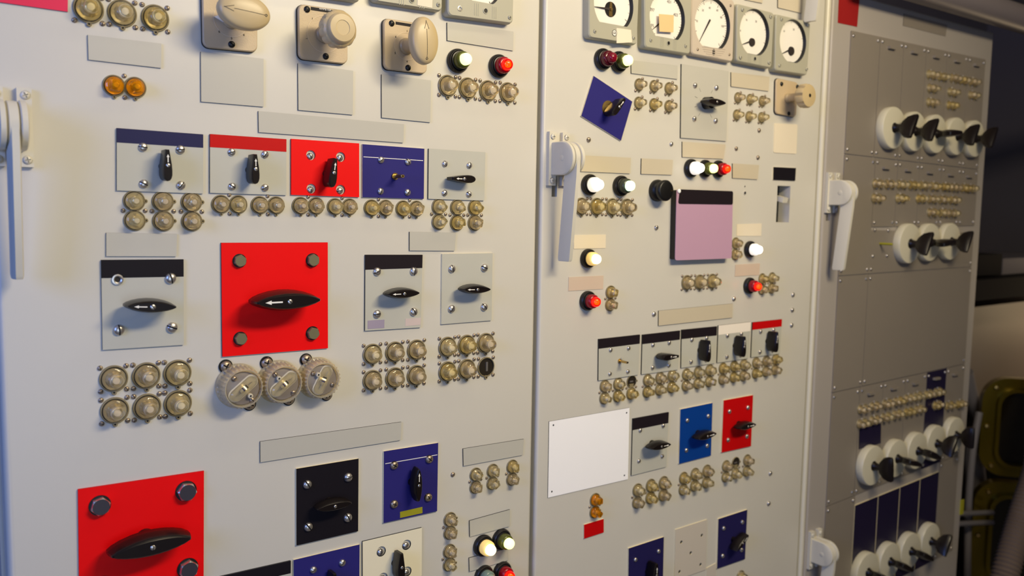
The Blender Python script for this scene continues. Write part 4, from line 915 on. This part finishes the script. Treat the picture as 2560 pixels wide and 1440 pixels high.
for k in range(6): module('module panel in the fourth row, %s one from the door seam' % N6[k], B4[k], B4[k + 1], 3, 'module_paint' if k != 4 else 'module_navy')
module('grey module panel in the bottom row, beside the dark blue ones', B5[0], B5[1], 4, 'module_paint')
for k in range(1, 5): module('dark blue module panel in the bottom row, %s of four' % ('first', 'second', 'third', 'fourth')[k - 1], B5[k], B5[k + 1], 4, 'module_navy', top=.026, edge='core_cream', scr=(0, 0, 0, 0))
module('grey module panel in the bottom row, by the outer cabinet edge', B5[5], B5[6], 4, 'module_paint')
def pull(x, i, k):
    z = seam_z(i, x) - .024; o = obj('finger_tab', box('finger_tab', -.014, .014, -.002, .004, .003, .011, 'module_paint'), None, Vector((x, 0, z))); o.rotation_euler = FACE.to_euler()
    tag(o, 'small finger tab at the top of a module panel, %s' % k, 'tab', 'finger tabs of the module panels')
ORD = ('first', 'second', 'third', 'fourth', 'fifth', 'sixth', 'seventh', 'eighth', 'ninth', 'tenth', 'eleventh', 'twelfth')
for B, i, nm in ((B1, 0, 'top row'), (B2, 1, 'second row'), (B4, 3, 'fourth row')):
    for k in range(1, 6): pull((B[k] + B[k + 1]) / 2 - .006, i, '%s, %s' % (nm, ORD[k - 1]))
c, q = local(((2149, 1066), (2203, 1050), (2202, 1108), (2148, 1123)), .0045); c.y = 0
o = obj('label_plate', plate_mesh('label_plate', q, .003, .0045, 'module_navy', 'core_black'), None, c); o.rotation_euler = FACE.to_euler(); tag(o, 'dark blue square label on the first module of the fourth row', 'label plate')

# fuse pairs of the end cabinet (seen end-on, so placed by their caps' ends)
def base_of(px, py, h):
    v = W(px, py, h); v.y = 0; return v
def row_fuses(rows, R, h, grp, nm, dz=0):
    for k, ((x0, y0), (x1, y1)) in enumerate(rows):
        a, b = base_of(x0, y0, h), base_of(x1, y1, h); c = (a + b) / 2; c.y = -.003
        p = root('twin_fuse_holder', 'blurred twin fuse holder in the %s, %s' % (nm, ORD[k]), 'fuse holder', c, grp, 0, R); obj('base', BASE2, p)
        for sx in (.95, -.95): put_cap(p, (sx, 0, 0), True, zs=1.35)
        add_screw('steel', p, (0, 1.0, 0), .22); add_screw('steel', p, (0, -1.0, 0), .22)
HF = .017; GF = 'fuse pairs of the end cabinet'; RF = .0118
row_fuses([((2333, 184), (2347, 187)), ((2360, 190), (2374, 191.5)), ((2389, 193.5), (2405, 196)), ((2413, 198), (2425, 201)), ((2438, 203), (2450, 205))], RF, HF, GF, 'uppermost line of fuses')
row_fuses([((2335, 219), (2348, 221)), ((2386, 228.5), (2398, 231)), ((2437, 236), (2449, 238.5))], RF, HF, GF, 'second line of fuses')
row_fuses([((2333, 254), (2346, 256)), ((2382, 261), (2396, 264))], RF, HF, GF, 'third line of fuses')
row_fuses([((2199, 459), (2213, 459.5)), ((2228, 460), (2242, 460.5)), ((2258, 461), (2272, 461.5)), ((2286, 462), (2300, 463)), ((2313, 463.5), (2327, 464)), ((2340, 465), (2353, 466)), ((2370, 467), (2382, 468)), ((2392, 468.5), (2404, 469)), ((2417, 470), (2428, 470.5)), ((2433, 471), (2444, 471.5))], RF, HF, GF, 'middle line of fuses')
row_fuses([((2196, 495), (2211, 496)), ((2255, 495), (2270, 496)), ((2306, 496), (2320, 497)), ((2334, 497.5), (2348, 498)), ((2362, 498.5), (2374, 499)), ((2388, 500), (2400, 500.5))], RF, HF, GF, 'line below the middle fuses')
row_fuses([((2334, 531), (2348, 532)), ((2362, 532), (2375, 532.5)), ((2386, 533), (2397, 533.5))], RF, HF, GF, 'short line above the three discs')
row_fuses([((2161, 1027), (2176, 1023)), ((2189, 1020), (2205, 1016)), ((2221, 1013), (2236, 1009)), ((2249, 1007), (2262, 1003)), ((2276, 1000), (2289, 996)), ((2299, 994), (2311, 991)), ((2325, 989), (2338, 986)), ((2350, 983), (2361, 981))], RF, HF, GF, 'upper of the two lower lines')
row_fuses([((2159, 1063), (2174, 1059)), ((2188, 1055), (2205, 1050)), ((2217, 1047), (2233, 1043)), ((2246, 1039), (2259, 1036)), ((2275, 1033), (2288, 1030)), ((2300, 1027), (2313, 1024)), ((2347, 1016), (2360, 1013)), ((2377, 1017), (2390, 1014)), ((2404, 1013), (2417, 1010))], RF, HF, GF, 'lower of the two lower lines')

# white rotary discs with black pistol handles: R = 1
DISC = lathe('disc', [(1.0, 0), (1.01, .06), (1.01, .30), (.97, .36), (.9, .37), (0, .37)], ['disc_white'], 48)
def tee():
    o = [(-.56, .11), (-.3, .16), (0, .18), (.3, .16), (.60, .12), (.66, .05)]; o = o + [(x, -y) for x, y in reversed(o)]
    bar = loft('bar', [(.72, grow(o, .45, 1.0)), (.92, grow(o, .86, 1.1)), (1.15, grow(o, 1.0, 1.0)), (1.32, grow(o, 1.02, .8)), (1.36, grow(o, .96, .6))], ['bakelite'], 40)
    return join('handle', [(bar, Matrix()), (lathe('stem', [(.26, .36), (.2, .45), (.16, .6), (.17, .8), (0, .8)], ['bakelite'], 20), Matrix())])
TEE = tee()
def rotary(px, py, R, ang, label):
    v = base_of(px, py, .018); v.y = -.003
    p = root('rotary_switch', label, 'switch', v, 'white rotary switches of the end cabinet', 0, R); obj('disc', DISC, p); obj('handle', TEE, p, None, math.radians(ang))
for rows, nm in ((((2233, 320, .0515, 62), (2287, 329, .050, 62), (2340, 335, .050, 5), (2391, 341, .050, 62), (2437, 347, .050, 62)), 'top row'), (((2273, 609, .0515, 62), (2325, 606, .050, 8), (2376, 604, .050, 62)), 'middle row'),
                 (((2181, 1164, .0515, 96), (2241, 1146, .050, -18), (2292, 1127, .050, -25), (2339, 1108, .050, 62), (2387, 1087, .050, 92)), 'third row'), (((2167, 1430, .0515, -28), (2223, 1403, .050, -28), (2275, 1377, .050, -28), (2325, 1352, .050, 60)), 'bottom row')):
    for k, (x, y, R, a) in enumerate(rows): rotary(x, y, R, a, 'white rotary disc with black handle in the %s, %s' % (nm, ORD[k]))
o = obj('pointer_pin', join('pointer_pin', [(lathe('pin', [(.003, 0), (.003, .03), (.002, .034), (0, .034)], ['yellow_tag'], 14), Matrix())]), None, W(2197, 609) + Vector((0, -.003, 0))); o.rotation_euler = FACE.to_euler(); tag(o, 'small yellow pin sticking out before the three discs', 'pin')
for k, (x, y) in enumerate(((2184, 575), (2218, 576), (2242, 574.5), (2179, 640), (2214, 639), (2238, 638))):
    o = obj('panel_screw', SCREW['steel'], None, W(x, y) + Vector((0, -.003, 0)), .4 * k, .0046); o.rotation_euler = (FACE @ Matrix.Rotation(.5 * k, 3, 'Z')).to_euler(); tag(o, 'screw %s, before the three white discs' % ('in the upper line, first', 'in the upper line, second', 'in the upper line, third', 'in the lower line, first', 'in the lower line, second', 'in the lower line, third')[k], 'screw')

# overhead rail along the top of the end cabinet
a, b = W(2300, 2, .10), W(2545, 62, .10)
def tube(name, pts, r, m, n=20, ridge=0, pitch=.012):
    cu = []; vs = []; fs = []; L_ = []
    for i, P in enumerate(pts):
        t = ((pts[i + 1] if i + 1 < len(pts) else P) - (pts[i - 1] if i else P)).normalized(); u = t.cross(Vector((0.1, .2, 1)).normalized()).normalized(); v = t.cross(u); rr = r * (1 + (ridge if i % 2 else 0))
        for k in range(n): q = P + (u * math.cos(2 * PI * k / n) + v * math.sin(2 * PI * k / n)) * rr; vs.append(q)
    for i in range(len(pts) - 1):
        for k in range(n): fs.append((i * n + k, i * n + (k + 1) % n, (i + 1) * n + (k + 1) % n, (i + 1) * n + k))
    fs += [tuple(range(n)), tuple((len(pts) - 1) * n + k for k in range(n))]
    return mesh_from(name, vs, fs, [m], None, 60)
o = obj('overhead_rail', tube('overhead_rail', [Vector((1.82, -.06, 2.135)), Vector((2.0, -.06, 2.135)), Vector((3.6, -.06, 2.135))], .036, 'rail_grey', 28)); tag(o, 'grey round rail running along the top of the end cabinet', 'rail')

# ---------------------------------------------------------------- equipment in the dim space beyond the cabinets
def at(px, py, y): return W(px, py, -y)
YB = .30
def back_box(name, label, cat, x0, y0, x1, y1, ya, yb, m, r=.006):
    a = at(x0, (y0 + y1) / 2, ya); zt = at((x0 + x1) / 2, y0, ya).z; zb_ = at((x0 + x1) / 2, y1, ya).z; b = at(x1, (y0 + y1) / 2, ya)
    p = obj(name, loft(name, [(0, rpoly([(a.x, zb_), (b.x, zb_), (b.x, zt), (a.x, zt)], r)), (yb - ya, rpoly([(a.x, zb_), (b.x, zb_), (b.x, zt), (a.x, zt)], r))], [m], 30), None, Vector((0, yb, 0))); p.rotation_euler = FACE.to_euler()
    return tag(p, label, cat)
back_box('equipment_case', 'grey machine case in the dim space beyond the end cabinet', 'machine', 2390, 752, 2760, 985, .34, .7, 'grey_machine', .02)
back_box('shelf_slab', 'black shelf above the grey machine case', 'shelf', 2390, 690, 2760, 738, .16, .7, 'dark_equipment')
back_box('instrument_box', 'black box standing on the dark shelf', 'box', 2442, 636, 2505, 688, .2, .6, 'dark_equipment')
back_box('instrument_box', 'dark grey box beside the black box on the shelf', 'box', 2507, 642, 2700, 688, .24, .6, 'dark_wall')
back_box('machine_plinth', 'dark stand under the grey machine case', 'stand', 2390, 990, 2660, 1800, .45, .8, 'dark_equipment')
def framed_window(px, py, asp, hpx, label):
    c = at(px, py, .12); k = (at(px, py + 10, .12) - at(px, py - 10, .12)).length / 20; h = hpx * k; wv = h * asp; p = root('framed_window', label, 'window box', c, 'olive framed boxes'); p.rotation_euler[2] = math.radians(-52)
    def rr(f, g): return rpoly([(-wv / 2 * f, -h / 2 * g), (wv / 2 * f, -h / 2 * g), (wv / 2 * f, h / 2 * g), (-wv / 2 * f, h / 2 * g)], .085 * f, 10)
    outer = rr(1, 1); inner = rr(.62, .74); mid = rr(.7, .80)
    obj('frame', plate_mesh('frame', outer, -.03, .012, 'olive_metal', 'olive_metal', [mid]), p)
    n = len(mid); vs = [(x, y, .012) for x, y in mid] + [(x, y, .034) for x, y in mid] + [(x, y, .034) for x, y in inner] + [(x, y, -.005) for x, y in inner]
    obj('inner_rim', mesh_from('inner_rim', vs, [(i * n + k_, i * n + (k_ + 1) % n, (i + 1) * n + (k_ + 1) % n, (i + 1) * n + k_) for i in range(3) for k_ in range(n)], ['olive_metal'], None, 35), p)
    obj('pane', plate_mesh('pane', scale_poly(inner, 1.01), -.02, -.004, 'dark_glass', 'dark_glass'), p)
    for sx, sy in ((-.72, .80), (.72, .80), (-.72, -.80), (.72, -.80), (-.87, 0), (.87, 0)): add_screw('brass_', p, (sx * wv / 2, sy * h / 2, .012), .009, 'stud')
SCREW['brass_'] = lathe('stud', [(1, 0), (1, .3), (.7, .7), (0, .8)], ['brass'], 16)
framed_window(2566, 1071, .84, 236, 'olive framed dark window box, upper one beyond the end cabinet')
framed_window(2550, 1346, .78, 262, 'olive framed dark window box, lower one behind the ribbed hose')
def hose(name, label, ctrl, r, m, ridge, step):
    P = [at(x, y, d) for x, y, d in ctrl]; pts = []
    for i in range(len(P) - 1):
        a, b = P[max(i - 1, 0)], P[i]; c, d = P[i + 1], P[min(i + 2, len(P) - 1)]; n = max(3, int((c - b).length / step))
        for k in range(n): t = k / n; pts.append(.5 * ((2 * b) + (c - a) * t + (2 * a - 5 * b + 4 * c - d) * t * t + (3 * b - a - 3 * c + d) * t ** 3))
    pts.append(P[-1]); o = obj(name, tube(name, pts, r, m, 18, ridge)); return tag(o, label, 'hose' if ridge else 'pipe')
hose('corrugated_hose', 'brown ribbed hose curving down in front of the olive window boxes', ((2650, 880, -.02), (2612, 1060, -.02), (2590, 1180, -.03), (2552, 1300, -.04), (2515, 1430, -.05), (2475, 1600, -.05)), .036, 'hose_brown', .14, .0062)
hose('vent_pipe', 'grey pipe bending down behind the end cabinet edge', ((2412, 930, .3), (2424, 985, .3), (2440, 1020, .3), (2455, 1050, .3)), .028, 'pipe_grey', 0, .02)
hose('vent_pipe', 'grey upright pipe close behind the end cabinet', ((2448, 1030, .2), (2434, 1110, .2), (2425, 1200, .2), (2420, 1300, .2), (2418, 1500, .2)), .012, 'pipe_grey', 0, .03)
hose('vent_pipe', 'thick grey pipe between the two olive window boxes', ((2440, 1095, .3), (2436, 1160, .3), (2450, 1225, .3), (2500, 1258, .32), (2600, 1290, .34), (2660, 1400, .36), (2660, 1780, .36)), .035, 'pipe_grey', 0, .02)
for k, (y, lab) in enumerate(((1285, 'upper of two short grey pipes near the bottom'), (1310, 'lower of two short grey pipes near the bottom'))):
    hose('cross_pipe', 'horizontal pipe, ' + lab, ((2380, y, .16), (2480, y - 4, .16)), .009, 'pipe_grey', 0, .02)
o = obj('hinge_tag', box('hinge_tag', -.008, .008, -.022, .022, 0, .004, 'yellow_tag'), None, W(2403, 1267, .0)); o.rotation_euler = FACE.to_euler(); tag(o, 'small yellow mark low on the end cabinet edge', 'tag')
